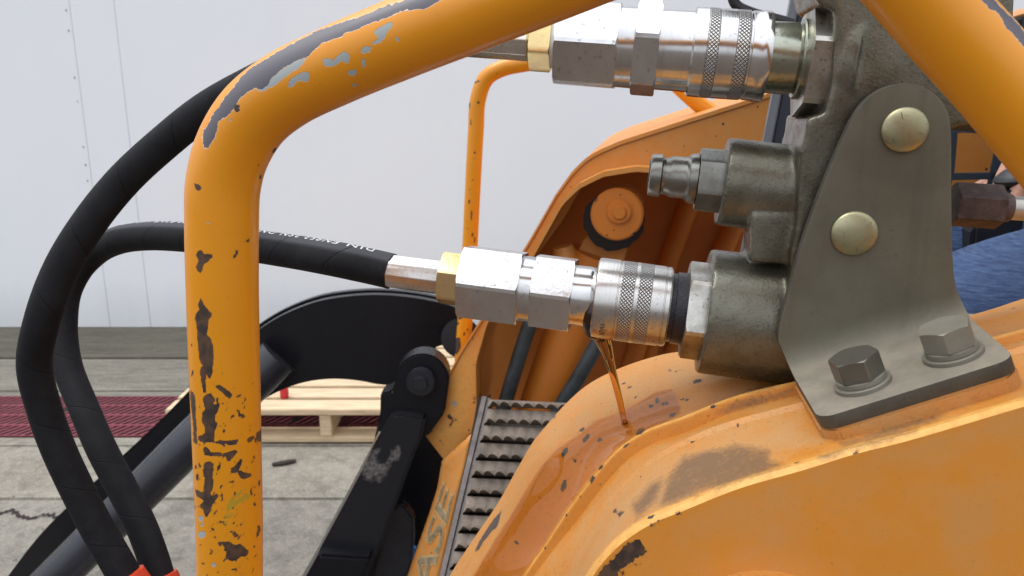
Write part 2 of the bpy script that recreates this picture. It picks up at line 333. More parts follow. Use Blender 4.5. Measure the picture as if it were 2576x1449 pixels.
# ------------------------------------------------------------------ mesh helpers
def mesh_obj(name, verts, faces, mat, parent=None, smooth=True, sharp=None, attrs=None):
    me = bpy.data.meshes.new(name)
    me.from_pydata([tuple(map(float, v)) for v in verts], [], faces)
    for k, arr in (attrs or {}).items():
        a = me.attributes.new(k, 'FLOAT', 'POINT'); a.data.foreach_set('value', np.asarray(arr, np.float32))
    return link(name, me, mat, parent, smooth, sharp)
def link(name, me, mat, parent=None, smooth=True, sharp=None):
    me.update()
    for p in (mat if isinstance(mat, (list, tuple)) else [mat]): me.materials.append(MAT[p] if isinstance(p, str) else p)
    if smooth:
        me.polygons.foreach_set('use_smooth', [True] * len(me.polygons))
        me.set_sharp_from_angle(angle=math.radians(sharp if sharp else 35))
    o = bpy.data.objects.new(name, me); COL.objects.link(o)
    if parent: o.parent = parent
    return o
def fix_normals(me):
    bm = bmesh.new(); bm.from_mesh(me); bmesh.ops.recalc_face_normals(bm, faces=bm.faces[:]); bm.to_mesh(me); bm.free()
def empty(name, loc, label, cat, group=None):
    o = bpy.data.objects.new(name, None); COL.objects.link(o); o.location = loc; o.empty_display_size = 0.05
    tag(o, label, cat, group); return o
def tag(o, label, cat, group=None):
    o['label'] = label; o['category'] = cat
    if group: o['group'] = group
    return o
ROOTS = []
def thing(name, loc, label, cat, group=None):
    o = empty(name, loc, label, cat, group); ROOTS.append(o); return o
def part(o, root):
    """parent keeping world place"""
    o.parent = root; o.matrix_parent_inverse = Matrix.Translation(-Vector(abs_loc(root))); return o
def abs_loc(o):
    l = Vector(o.location)
    return l
def curve_pts(pts, n):
    """Catmull-Rom through pts, resampled evenly to n"""
    P = np.asarray(pts, float)
    if len(P) == 2:
        t = np.linspace(0, 1, n)[:, None]; return P[0] * (1 - t) + P[1] * t
    Q = np.vstack([2 * P[0] - P[1], P, 2 * P[-1] - P[-2]])
    out = []
    for i in range(1, len(Q) - 2):
        p0, p1, p2, p3 = Q[i - 1], Q[i], Q[i + 1], Q[i + 2]
        d = [max(np.linalg.norm(b - a), 1e-9) ** 0.5 for a, b in ((p0, p1), (p1, p2), (p2, p3))]
        t0, t1, t2, t3 = 0, d[0], d[0] + d[1], sum(d)
        for t in np.linspace(t1, t2, 24, endpoint=False):
            A1 = (t1 - t) / (t1 - t0) * p0 + (t - t0) / (t1 - t0) * p1; A2 = (t2 - t) / (t2 - t1) * p1 + (t - t1) / (t2 - t1) * p2
            A3 = (t3 - t) / (t3 - t2) * p2 + (t - t2) / (t3 - t2) * p3
            B1 = (t2 - t) / (t2 - t0) * A1 + (t - t0) / (t2 - t0) * A2; B2 = (t3 - t) / (t3 - t1) * A2 + (t - t1) / (t3 - t1) * A3
            out.append((t2 - t) / (t2 - t1) * B1 + (t - t1) / (t2 - t1) * B2)
    out.append(P[-1]); out = np.array(out)
    return resample(out, n)
def resample(P, n):
    P = np.asarray(P, float)
    s = np.r_[0, np.cumsum(np.linalg.norm(np.diff(P, axis=0), axis=1))]
    t = np.linspace(0, s[-1], n)
    return np.stack([np.interp(t, s, P[:, k]) for k in range(P.shape[1])], 1)
def frames(C, ref):
    T = np.gradient(C, axis=0); T /= np.linalg.norm(T, axis=1)[:, None]
    N = np.zeros_like(T); r = np.asarray(ref, float); r = r - T[0] * (r @ T[0])
    if np.linalg.norm(r) < 1e-3: r = np.array([1.0, 0.3, 0.0]); r = r - T[0] * (r @ T[0])
    N[0] = nrm(r)
    for i in range(1, len(C)):
        v = N[i - 1] - T[i] * (N[i - 1] @ T[i]); N[i] = v / np.linalg.norm(v)
    return T, N, np.cross(T, N)
def tube(name, pts, rad, mat, parent=None, n=80, ring=24, ref=(0, 0, 1), cap=True, spline=True, attrs=None, rnoise=None):
    C = curve_pts(pts, n) if spline else resample(pts, n)
    R = np.interp(np.linspace(0, 1, n), np.linspace(0, 1, len(np.atleast_1d(rad))), np.atleast_1d(rad)) if np.ndim(rad) else np.full(n, rad)
    T, N, B = frames(C, ref)
    s = np.r_[0, np.cumsum(np.linalg.norm(np.diff(C, axis=0), axis=1))]
    th = np.linspace(-math.pi, math.pi, ring + 1)
    V = C[:, None, :] + R[:, None, None] * (np.cos(th)[None, :, None] * N[:, None, :] + np.sin(th)[None, :, None] * B[:, None, :])
    S = np.repeat(s, ring + 1); TH = np.tile(th, n)
    V = V.reshape(-1, 3); k = ring + 1
    faces = [(i * k + j, i * k + j + 1, (i + 1) * k + j + 1, (i + 1) * k + j) for i in range(n - 1) for j in range(ring)]
    V = list(V)
    if cap:
        V.append(C[0]); V.append(C[-1]); a = len(V) - 2; b = a + 1
        faces += [(a, j + 1, j) for j in range(ring)] + [(b, (n - 1) * k + j, (n - 1) * k + j + 1) for j in range(ring)]
        S = np.r_[S, s[0], s[-1]]; TH = np.r_[TH, 0, 0]
    at = {'s': S, 'th': TH}
    if attrs: at.update(attrs(np.array(V), S, TH))
    o = mesh_obj(name, V, faces, mat, parent, attrs=at, sharp=40)
    return o, dict(C=C, T=T, N=N, B=B, s=s, R=R)
class Axis:
    """a straight axis on the picture from (u0,v0) to (u1,v1) lying in the machine plane y"""
    def __init__(s, u0, v0, u1, v1, y):
        s.y = y; s.P0 = M(u0, v0, y); s.P1 = M(u1, v1, y); s.d = nrm(s.P1 - s.P0)
        s.l = (u0, v0, u1, v1)
        s.n1 = nrm(-NL - s.d * (-NL @ s.d))           # towards us
        s.n2 = np.cross(s.d, s.n1); s.n2 = s.n2 if s.n2[2] > 0 else -s.n2   # up
    def at(s, u):
        u0, v0, u1, v1 = s.l; v = v0 + (v1 - v0) * (u - u0) / (u1 - u0)
        return float((M(u, v, s.y) - s.P0) @ s.d)
    def k(s, u):
        u0, v0, u1, v1 = s.l; v = v0 + (v1 - v0) * (u - u0) / (u1 - u0)
        return dep(M(u, v, s.y)) / F
    def pt(s, t, r, th): return s.P0 + s.d * t + (s.n1 * math.cos(th) + s.n2 * math.sin(th)) * r
def lathe(name, ax, prof, mat, parent=None, seg=72, fn=None, cap=True):
    """prof: (u px, radius px) rings; fn(th, r, i) can reshape the section"""
    V = []; S = []; TH = []
    ths = np.linspace(math.pi, 3 * math.pi, seg + 1)     # seam on the far side
    rows = []
    for i, (u, r) in enumerate(prof):
        t = ax.at(u); rr = r * ax.k(u); rows.append((t, rr))
        for th in ths:
            r2 = fn(th, rr, i) if fn else rr
            V.append(ax.pt(t, r2, th)); S.append(t); TH.append(th)
    k = seg + 1
    faces = [(i * k + j, (i + 1) * k + j, (i + 1) * k + j + 1, i * k + j + 1) for i in range(len(prof) - 1) for j in range(seg)]
    if cap:
        for i in (0, len(prof) - 1):
            V.append(ax.pt(rows[i][0], 0, 0)); c = len(V) - 1; S.append(rows[i][0]); TH.append(0)
            faces += [(c, i * k + j, i * k + j + 1) if i == 0 else (c, i * k + j + 1, i * k + j) for j in range(seg)]
    o = mesh_obj(name, V, faces, mat, parent, attrs={'s': S, 'th': TH}, sharp=28)
    fix_normals(o.data); o.data.set_sharp_from_angle(angle=math.radians(28)); return o
def hexr(th, R, rot, blunt=0.985):
    a = (th - rot) % (math.pi / 3) - math.pi / 6       # rot = direction of a corner
    return min(R * math.cos(math.pi / 6) / math.cos(a), R * blunt)
def hexnut(name, ax, u0, u1, Rpx, rot, mat, parent=None, seg=72, rc=0.93, slope=1.7):
    t0, t1 = ax.at(u0), ax.at(u1); R = Rpx * ax.k((u0 + u1) / 2)
    V = []; S = []; TH = []; ths = np.linspace(math.pi, 3 * math.pi, seg + 1); k = seg + 1
    for i in range(4):
        for th in ths:
            h = hexr(th, R, rot); c = min(h, rc * R); x = (h - c) / slope
            t, r = [(t0, c), (t0 + x + 1e-5, h), (t1 - x - 1e-5, h), (t1, c)][i]
            V.append(ax.pt(t, r, th)); S.append(t); TH.append(th)
    faces = [(i * k + j, (i + 1) * k + j, (i + 1) * k + j + 1, i * k + j + 1) for i in range(3) for j in range(seg)]
    for i, t in ((0, t0), (3, t1)):
        V.append(ax.pt(t, 0, 0)); c = len(V) - 1; S.append(t); TH.append(0)
        faces += [(c, i * k + j, i * k + j + 1) for j in range(seg)]
    o = mesh_obj(name, V, faces, mat, parent, attrs={'s': S, 'th': TH}, sharp=18)
    fix_normals(o.data); o.data.set_sharp_from_angle(angle=math.radians(14)); return o
def prism_data(front, vec):
    n = len(front); V = list(front) + [p + vec for p in front]
    faces = [tuple(range(n)), tuple(range(2 * n - 1, n - 1, -1))] + [(i, n + i, n + (i + 1) % n, (i + 1) % n) for i in range(n)]
    return V, faces
def prism(name, front, vec, mat, parent=None, bevel=0.0, smooth=True, seg=2):
    V, Fc = prism_data([np.asarray(p) for p in front], np.asarray(vec))
    bm = bmesh.new(); vs = [bm.verts.new(tuple(map(float, p))) for p in V]
    for f in Fc: bm.faces.new([vs[i] for i in f])
    bmesh.ops.recalc_face_normals(bm, faces=bm.faces[:])
    if bevel: bmesh.ops.bevel(bm, geom=bm.edges[:], offset=bevel, segments=seg, affect='EDGES', clamp_overlap=True)
    bmesh.ops.triangulate(bm, faces=[f for f in bm.faces if len(f.verts) > 4])
    me = bpy.data.meshes.new(name); bm.to_mesh(me); bm.free()
    return link(name, me, mat, parent, smooth, 30)
def box(name, c, size, mat, parent=None, bevel=0.0, ax=None):
    ax = ax or (np.array([1., 0, 0]), np.array([0, 1., 0]), ZZ)
    c = np.asarray(c, float); a, b, d = [np.asarray(x) * s / 2 for x, s in zip(ax, size)]
    return prism(name, [c - a - b - d, c + a - b - d, c + a - b + d, c - a - b + d], 2 * b, mat, parent, bevel)
def add_attr(o, name, arr):
    a = o.data.attributes.get(name) or o.data.attributes.new(name, 'FLOAT', 'POINT')
    a.data.foreach_set('value', np.asarray(arr, np.float32))
def sdf_poly(U, Vv, poly):
    P = np.asarray(poly, float); d = np.full(U.shape, 1e9); inside = np.zeros(U.shape, bool)
    for i in range(len(P)):
        a, b = P[i], P[(i + 1) % len(P)]; e = b - a; w0, w1 = U - a[0], Vv - a[1]
        t = np.clip((w0 * e[0] + w1 * e[1]) / max(e @ e, 1e-9), 0, 1)
        d = np.minimum(d, (w0 - t * e[0]) ** 2 + (w1 - t * e[1]) ** 2)
        c = (a[1] > Vv) != (b[1] > Vv)
        with np.errstate(divide='ignore', invalid='ignore'):
            inside ^= c & (U < (b[0] - a[0]) * (Vv - a[1]) / (b[1] - a[1]) + a[0])
    return np.where(inside, 1, -1) * np.sqrt(d)
def ell(u, v, rx, ry, rot=0, n=10):
    c, s = math.cos(math.radians(rot)), math.sin(math.radians(rot))
    return [(u + rx * math.cos(t) * c - ry * math.sin(t) * s, v + rx * math.cos(t) * s + ry * math.sin(t) * c) for t in np.linspace(0, 2 * math.pi, n, endpoint=False)]
def wear(o, **fields):
    """store where the paint of this part is chipped: outlines measured on its camera side"""
    me = o.data; n = len(me.vertices); co = np.empty(n * 3, np.float32); me.vertices.foreach_get('co', co); co = co.reshape(-1, 3)
    no = np.empty(n * 3, np.float32); me.vertices.foreach_get('normal', no); no = no.reshape(-1, 3)
    U, Vv = proj(co); front = np.einsum('ij,ij->i', no, CAM - co) > -0.02 * np.linalg.norm(CAM - co, axis=1)
    for nm, (polys, width) in fields.items():
        d = np.full(n, -1e3)
        for p in polys:
            P = np.asarray(p); sel = (U > P[:, 0].min() - 25) & (U < P[:, 0].max() + 25) & (Vv > P[:, 1].min() - 25) & (Vv < P[:, 1].max() + 25) & front
            if sel.any(): d[sel] = np.maximum(d[sel], sdf_poly(U[sel], Vv[sel], p))
        add_attr(o, nm, np.clip(0.5 + d / width, 0, 1))
    return U, Vv, front
def text_mesh(body, size=1.0, offset=0.0, shear=0.0, spacing=1.0):
    cu = bpy.data.curves.new('lettering', 'FONT'); cu.body = body; cu.size = size; cu.offset = offset; cu.shear = shear; cu.space_character = spacing
    cu.resolution_u = 3
    ob = bpy.data.objects.new('lettering', cu); COL.objects.link(ob)
    me = bpy.data.meshes.new_from_object(ob.evaluated_get(bpy.context.evaluated_depsgraph_get()))
    bpy.data.objects.remove(ob); bpy.data.curves.remove(cu)
    bm = bmesh.new(); bm.from_mesh(me); bpy.data.meshes.remove(me)
    for _ in range(2):
        long = [e for e in bm.edges if e.calc_length() > size * 0.25]
        if long: bmesh.ops.subdivide_edges(bm, edges=long, cuts=1)
    bmesh.ops.triangulate(bm, faces=bm.faces[:])
    V = np.array([v.co[:] for v in bm.verts]); bm.verts.index_update(); Fc = [tuple(v.index for v in f.verts) for f in bm.faces]; bm.free()
    return V, Fc
def lettering(name, V3, Fc, mat, parent): return mesh_obj(name, V3, Fc, mat, parent, smooth=False)
def strip_rows(name, rows, mat, parent=None, smooth=True, sharp=35, attrs=None):
    k = len(rows[0]); V = np.concatenate(rows); faces = [(i * k + j, i * k + j + 1, (i + 1) * k + j + 1, (i + 1) * k + j) for i in range(len(rows) - 1) for j in range(k - 1)]
    return mesh_obj(name, V, faces, mat, parent, smooth, sharp, attrs)

# ------------------------------------------------------------------ the setting: ground, drain, wall
ground = mesh_obj('ground', [(-60, -60, -0.25), (60, -60, -0.25), (60, 60, -0.25), (-60, 60, -0.25)], [(0, 1, 2, 3)], concrete('yard_ground', (0.07, 0.052, 0.04), (0.10, 0.078, 0.06)), smooth=False)
ground['kind'] = 'structure'
MAT['slab_a'] = concrete('near_slab_concrete', (0.16, 0.145, 0.12), (0.27, 0.245, 0.205))
MAT['slab_b'] = concrete('mid_slab_concrete', (0.19, 0.168, 0.132), (0.30, 0.275, 0.225))
MAT['slab_c'] = concrete('gutter_concrete', (0.145, 0.132, 0.103), (0.24, 0.22, 0.178), 1.6, True)
MAT['slab_d'] = concrete('mossy_edge_concrete', (0.078, 0.068, 0.048), (0.13, 0.116, 0.085), 2.0, True)
WALL_Y = 4.31
yb = [G(1288, v)[1] for v in (1255, 1122, 1099, 998, 985, 905)]   # joints running along the wall
def slab(x0, x1, y0, y1, m, top=0.0):
    o = box('concrete_slab', ((x0 + x1) / 2, (y0 + y1) / 2, top - 0.12), (x1 - x0, y1 - y0, 0.24), m, ground, 0.004); return o
for x0, x1 in ((-14, -5.2), (-5.193, 1.6), (1.607, 9)):
    slab(x0, x1, 1.25, yb[0] - 0.004, 'slab_a')
for x0, x1 in ((-14, -4.2), (-4.193, 2.4), (2.407, 9)):
    slab(x0, x1, yb[0] + 0.004, yb[1] - 0.003, 'slab_b')
slab(-14, 9, yb[1] + 0.003, yb[2] - 0.004, 'slab_b')
slab(-14, 9, yb[3] + 0.004, yb[4] - 0.002, 'slab_c')
slab(-14, 9, yb[4] + 0.002, yb[5], 'slab_c', 0.004)
slab(-14, 9, yb[5] + 0.001, WALL_Y + 0.02, 'slab_d', 0.012)
MAT['earth'] = concrete('oily_brown_yard', (0.075, 0.055, 0.042), (0.105, 0.08, 0.062))
slab(-30, 30, -30, 1.246, 'earth')
cr_pts = curve_pts([G(u, v, 0.001) for u, v in [(-60, 1268), (0, 1290), (30, 1284), (55, 1300), (80, 1305), (110, 1296), (150, 1302), (190, 1290), (240, 1284), (300, 1270)]], 80)
cr_j = cr_pts + np.stack([np.zeros(80), rng.normal(0, 0.006, 80), np.zeros(80)], 1)
cw = 0.004 + 0.006 * rng.random(80)
ck = strip_rows('pavement_crack', [cr_j - np.array([0, 1, 0]) * cw[:, None] + ZZ * 0.003, cr_j + np.array([0, 1, 0]) * cw[:, None] + ZZ * 0.003], 'pit'); ck['kind'] = 'stuff'
gp = []; gf = []
for _ in range(420):
    x, y = random.uniform(-2.2, 0.5), random.uniform(1.9, 4.2)
    if yb[2] - 0.02 < y < yb[3] + 0.02: continue
    q = random.choice((0.002, 0.003, 0.003, 0.005, 0.008)); b = len(gp); a0 = random.random() * 3
    gp += [(x + q * math.cos(a0 + k * 1.57) * random.uniform(0.6, 1.2), y + q * math.sin(a0 + k * 1.57) * random.uniform(0.6, 1.2), 0.0005) for k in range(4)] + [(x, y, q * 0.7)]
    gf += [(b + k, b + (k + 1) % 4, b + 4) for k in range(4)]
gt = mesh_obj('grit', gp, gf, simple('yard_grit', (0.22, 0.19, 0.15), 0.9, 0, 0.5, 4), smooth=False); gt['kind'] = 'stuff'
# drain trench with its plastic grating
pit = box('drain_trench', (-2.5, (yb[2] + yb[3]) / 2, -0.20), (23, yb[3] - yb[2], 0.012), 'pit'); pit['kind'] = 'structure'
gr = thing('drain_grating', (-0.9, yb[2], 0), 'long maroon plastic drain grating with slanted slots at the foot of the white wall', 'drain grating')
gy0, gy1 = yb[2] + 0.004, yb[3] - 0.004; gw = (gy1 - gy0); rows = 4; PW = 0.5
def grating_mesh():
    V = []; Fc = []
    def quadbox(pts, z0, z1):
        b = len(V); V.extend([(x, y, z0) for x, y in pts] + [(x, y, z1) for x, y in pts])
        Fc.extend([(b, b + 1, b + 2, b + 3), (b + 7, b + 6, b + 5, b + 4)] + [(b + i, b + 4 + i, b + 4 + (i + 1) % 4, b + (i + 1) % 4) for i in range(4)])
    rh = gw / rows; rail = 0.013
    for r in range(rows + 1):
        yy = r * rh; a = max(0, yy - rail / 2); c = min(gw, yy + rail / 2)
        quadbox([(0, a), (PW - 0.003, a), (PW - 0.003, c), (0, c)], -0.004, 0.0012)
    pitch = 0.0330; nb = int(PW / pitch); sl = 0.056
    for r in range(rows):
        y0 = r * rh + rail / 2 - 0.002; y1 = (r + 1) * rh - rail / 2 + 0.002
        for i in range(nb):
            x = i * pitch + 0.002; w = 0.0115
            quadbox([(x, y0), (x + w, y0), (x + w + sl, y1), (x + sl, y1)] if x + w + sl < PW - 0.004 else
                    [(x, y0), (x + w, y0), (min(x + w + sl, PW - 0.004), y0 + (y1 - y0) * min(1, (PW - 0.004 - x - w) / sl)), (min(x + sl, PW - 0.004), y0 + (y1 - y0) * min(1, (PW - 0.004 - x) / sl))], -0.004, -0.0005)
    return V, Fc
gV, gF = grating_mesh(); gme = None
for i in range(9):
    if gme is None:
        o = mesh_obj('grating_panel', gV, gF, 'grate', None, smooth=False); gme = o.data; fix_normals(gme)
    else:
        o = bpy.data.objects.new('grating_panel', gme); COL.objects.link(o)
    o.location = (-2.9 + i * PW + 0.9, 0.004, 0.002); o.parent = gr
# wall in cast panels
wall = thing('wall', (0, WALL_Y, 0), 'white painted wall behind the loader with thin vertical joints', 'wall')
def wall_x(u, v): return W(u, v, WALL_Y)[0]
jx = [wall_x(205, 250), wall_x(320, 300), wall_x(740, 695)]
edges = [-14.0, -9.0, -5.6, -3.4, jx[0], jx[1], 3.6, 9.0]
for a, b in zip(edges[:-1], edges[1:]):
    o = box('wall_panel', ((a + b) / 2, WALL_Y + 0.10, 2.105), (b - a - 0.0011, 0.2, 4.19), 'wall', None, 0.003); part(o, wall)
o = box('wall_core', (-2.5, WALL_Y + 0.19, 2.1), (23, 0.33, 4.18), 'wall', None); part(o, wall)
# small pits and blisters down the first joint
pv = []; pf = []
for v in (26, 77, 195, 255, 370, 415, 455, 610):
    c = W(163 + 0.126 * v, v, WALL_Y - 0.002); b = len(pv); r = 0.0035 + 0.002 * random.random()
    pv += [c + np.array([math.cos(t) * r * 0.8, -0.002 * (k == 8), math.sin(t) * r * 1.5]) for k, t in enumerate(np.linspace(0, 2 * math.pi, 8, endpoint=False))] + [c + np.array([0, -0.004, 0])]
    pf += [(b + k, b + (k + 1) % 8, b + 8) for k in range(8)]
o = mesh_obj('joint_blemish', pv, pf, simple('blemish_grey', (0.30, 0.31, 0.32), 0.8)); part(o, wall); o['kind'] = 'stuff'

# pallet
PF = G(650, 1117)[1]; px0 = G(425, 1117)[0]
pal = thing('wooden_pallet', (px0 + 0.6, PF + 0.5, 0), 'pale new wooden pallet lying over the maroon grating', 'pallet')
def pbox(name, x0, x1, y0, y1, z0, z1): return part(box(name, ((x0 + x1) / 2, (y0 + y1) / 2, (z0 + z1) / 2), (x1 - x0, y1 - y0, z1 - z0), 'wood', None, 0.003), pal)
PZ = 0.006
for k in range(3): pbox('bottom_board', px0, px0 + 1.2, PF + k * 0.46, PF + 0.10 + k * 0.46, PZ, PZ + 0.022)
for k in range(3): pbox('stringer', px0 + 0.02 + k * 0.56, px0 + 0.065 + k * 0.56, PF + 0.004, PF + 1.0, PZ + 0.0225, PZ + 0.112)
for k in range(8): pbox('deck_board', px0 - 0.004 * (k % 2), px0 + 1.2, PF - 0.004 + k * 0.126, PF + 0.098 + k * 0.126, PZ + 0.1125, PZ + 0.136)
rc = G(716, 1000, PZ + 0.136)
rt, _ = tube('red_bottle', [rc, rc + np.array([0, 0, 0.05])], [0.016, 0.017, 0.017, 0.013], 'bottle_red', n=8, ring=20, spline=False)
tag(rt, 'small red plastic bottle standing on the pallet', 'bottle')
sk = G(712, 1163)
st, _ = tube('stick', [G(685, 1168, 0.008), G(712, 1164, 0.010), G(744, 1158, 0.008)], [0.006, 0.009, 0.009, 0.006], 'stick', n=14, ring=8)
tag(st, 'short dark stick lying on the concrete in front of the pallet', 'debris')

# ------------------------------------------------------------------ the loader
loader = thing('skid_steer_loader', (float((AX * 0.5 + NL * 0.95)[0]), float((AX * 0.5 + NL * 0.95)[1]), 0), 'worn orange skid steer loader with guard bars and a grey coupler block', 'loader')
def lp(o): return part(o, loader)
def sub(o, parent_part):
    o.parent = parent_part; return o

# near lift arm: curves along the arm, each in its own plane across the machine
E1 = [(1240, 2100), (1330, 1850), (1400, 1640), (1492, 1449), (1530, 1400), (1575, 1359), (1640, 1318), (1717, 1286), (1860, 1229), (2017, 1184), (2150, 1143), (2284, 1109), (2576, 1023), (3100, 870)]
E1b = [(1215, 2100), (1305, 1850), (1378, 1640), (1472, 1449), (1512, 1392), (1560, 1345), (1630, 1299), (1717, 1263), (1860, 1206), (2017, 1162), (2150, 1122), (2284, 1088), (2576, 1001), (3100, 850)]
EC = [(1150, 2100), (1240, 1850), (1330, 1640), (1409, 1449), (1450, 1375), (1500, 1305), (1570, 1225), (1640, 1167), (1717, 1123), (1830, 1078), (2010, 1030), (2300, 960), (2600, 880), (3100, 740)]
E2l = [(1055, 2100), (1145, 1850), (1238, 1640), (1337, 1459), (1390, 1384), (1446, 1316), (1481, 1270), (1511, 1230), (1574, 1160), (1636, 1119), (1724, 1087), (1853, 1034), (2000, 995), (2300, 925), (2600, 845), (3100, 705)]
E2 = [(1040, 2100), (1130, 1850), (1225, 1640), (1322, 1449), (1372, 1376), (1425, 1294), (1459, 1249), (1492, 1206), (1559, 1133), (1625, 1089), (1717, 1055), (1850, 1003), (2000, 966), (2300, 905), (2600, 828), (3100, 690)]
E3 = [(880, 2100), (980, 1850), (1085, 1640), (1192, 1449), (1259, 1343), (1339, 1206), (1379, 1156), (1459, 1099), (1542, 1047), (1620, 1016), (1720, 985), (1850, 950), (2000, 920), (2300, 850), (2600, 775), (3100, 640)]
E4 = [(820, 2100), (930, 1850), (1030, 1640), (1132, 1449), (1190, 1360), (1249, 1273), (1302, 1179), (1340, 1115), (1372, 1076), (1419, 1023), (1460, 985), (1500, 958), (1580, 922), (1680, 893), (1750, 886), (1850, 880), (1990, 870), (2150, 850), (2300, 828), (2451, 800), (2576, 757), (2800, 690), (3100, 600)]
NA = 420
def c3(E, y): return np.array([M(u, v, y) for u, v in curve_pts(E, NA)])
y1, y1b, yc, y2, y3, y4 = 0.325, 0.335, 0.394, 0.419, 0.462, 0.535
K1, K1b, KC, K2l, K2, K3, K4 = c3(E1, y1), c3(E1b, y1b), c3(EC, yc), c3(E2l, y2 - 0.0015), c3(E2, y2), c3(E3, y3), c3(E4, y4)
KCb = KC + NL * 0.003 + np.array([0, 0, 0.0022])
def between(a, b, n, bulge=0.0):
    out = []
    for t in np.linspace(0, 1, n + 1)[1:]:
        out.append(a * (1 - t) + b * t + ZZ * bulge * 4 * t * (1 - t))
    return out
rows_ = [K1] + between(K1, K1b, 3, 0.0022) + between(K1b, KC, 14, -0.001) + between(KC, KCb, 2) + between(KCb, K2l, 8, -0.0005) + between(K2l, K2, 4) + between(K2, K2 + NL * 0.004, 2, 0.0006) + between(K2 + NL * 0.004, K3, 20, -0.0055) + between(K3, K4, 20, 0.004) + between(K4, K4 + NL * 0.012 - ZZ * 0.006, 3, 0.002) + between(K4 + NL * 0.012 - ZZ * 0.006, K4 + NL * 0.014 - ZZ * 0.16, 4)
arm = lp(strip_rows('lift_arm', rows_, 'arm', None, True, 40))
fix_normals(arm.data); arm.data.set_sharp_from_angle(angle=math.radians(20))
DARKS = [ell(1581, 974, 9, 4, -15), ell(1756, 959, 13, 5, -10), ell(1686, 932, 6, 3), ell(1722, 1006, 14, 4, -5), ell(1653, 1009, 5, 6), ell(1677, 1016, 5, 4), ell(1638, 1022, 6, 5),
         ell(1475, 1102, 6, 15, 35), ell(1420, 1137, 6, 13, 35), ell(1464, 1081, 9, 4, -35), ell(1508, 1106, 8, 5, -30), ell(1447, 1160, 6, 5), ell(1418, 1222, 5, 17, 15),
         ell(1611, 1086, 13, 7, -30), ell(1578, 1120, 13, 4, -38), ell(1511, 1176, 9, 4, -40), ell(1490, 1206, 5, 10, 25), ell(1597, 1121, 7, 3, -30), ell(1692, 1044, 10, 4, -15),
         [(1262, 1282), (1258, 1300), (1250, 1325), (1237, 1337), (1217, 1362), (1201, 1387), (1195, 1387), (1205, 1362), (1220, 1338), (1240, 1310)],
         ell(1560, 1292, 11, 4, -35), ell(1547, 1286, 6, 4, -30), ell(1393, 1048, 5, 3, -50), ell(1600, 1000, 3, 2), ell(2005, 1162, 9, 4, -15), ell(2154, 1140, 9, 4, -15), ell(1793, 1024, 8, 5, -20),
         ell(1855, 1130 - 60, 4, 6), ell(1720, 1006, 10, 3), ell(1300, 1365, 3, 9, -40), ell(1265, 1400, 3, 5), ell(1372, 1378, 3, 4), ell(1425, 1296, 4, 4), ell(1460, 1250, 5, 3), ell(1360, 1250, 4, 3), ell(1400, 1180, 3, 4)]
for _ in range(60):
    u = random.uniform(1380, 2000); v = random.uniform(900, 1250); DARKS.append(ell(u, v, random.uniform(1, 2.6), random.uniform(0.8, 1.6), -20, 6))
RUSTY = [[(1613, 1357), (1614, 1374), (1600, 1388), (1584, 1396), (1562, 1408), (1536, 1436), (1508, 1466), (1502, 1458), (1534, 1414), (1556, 1392), (1572, 1384), (1592, 1364)], ell(1652, 1318, 24, 6, -28), ell(1705, 1293, 10, 4, -28), ell(1540, 1408, 26, 6, -40)]
U, Vv, fr = wear(arm, chip=(DARKS + RUSTY, 9.0))
dp = [[(1660, 1275), (1680, 1200), (1717, 1150), (1767, 1136), (1827, 1126), (1850, 1118), (1890, 1124), (1937, 1131), (1935, 1159), (1984, 1168), (1917, 1193), (1850, 1213), (1784, 1232), (1717, 1256)],
      [(2098, 1110), (2160, 1100), (2250, 1070), (2350, 1040), (2380, 1040), (2350, 1060), (2200, 1105), (2120, 1125)], [(2060, 1150), (2200, 1110), (2300, 1078), (2310, 1085), (2200, 1118), (2070, 1158)],
      [(1800, 1040), (1850, 1015), (1990, 980), (1992, 990), (1860, 1030)], [(1590, 1270), (1640, 1215), (1670, 1200), (1650, 1260), (1600, 1310)], [(1880, 985), (1930, 972), (1960, 968), (1930, 980)]]
d = np.max([sdf_poly(U, Vv, p) for p in dp], axis=0); dl = np.min([np.hypot(U - p[0], Vv - p[1]) for p in curve_pts([(*q, 0) for q in E2l], 260)], axis=0)
dl2 = np.min([np.hypot(U - p[0], Vv - p[1]) for p in curve_pts([(*q, 0) for q in EC], 260)], axis=0)
d = np.maximum(d, np.maximum(-7 - dl * 0.9, -10 - dl2 * 1.2))
add_attr(arm, 'dirt', np.clip(0.5 + d / 32, 0, 0.85) * fr)
du = sdf_poly(U, Vv, [(1440, 1449), (1540, 1260), (1640, 1160), (1720, 1120), (2010, 1035), (2050, 1110), (1850, 1200), (1717, 1262), (1600, 1330), (1490, 1460)])
du2 = sdf_poly(U, Vv, [(1380, 1100), (1500, 970), (1700, 905), (1960, 910), (1960, 960), (1760, 1010), (1690, 975), (1560, 1020), (1450, 1085)])
add_attr(arm, 'dust', np.clip(0.45 + np.maximum(du, du2 - 10) / 120, 0, 0.75) * fr)
add_attr(arm, 'nick', np.full(len(U), 0.10))
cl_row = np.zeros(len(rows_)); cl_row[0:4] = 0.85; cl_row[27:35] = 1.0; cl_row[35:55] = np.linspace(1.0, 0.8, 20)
lit_edge_row = np.zeros(len(rows_)); lit_edge_row[0:5] = (0.9, 1.0, 0.9, 0.5, 0.1); lit_edge_row[31:35] = (0.4, 0.9, 0.9, 0.5)  # light caught on lip and ridge put into the colour, with edge wear
add_attr(arm, 'worn', np.repeat(lit_edge_row, NA))
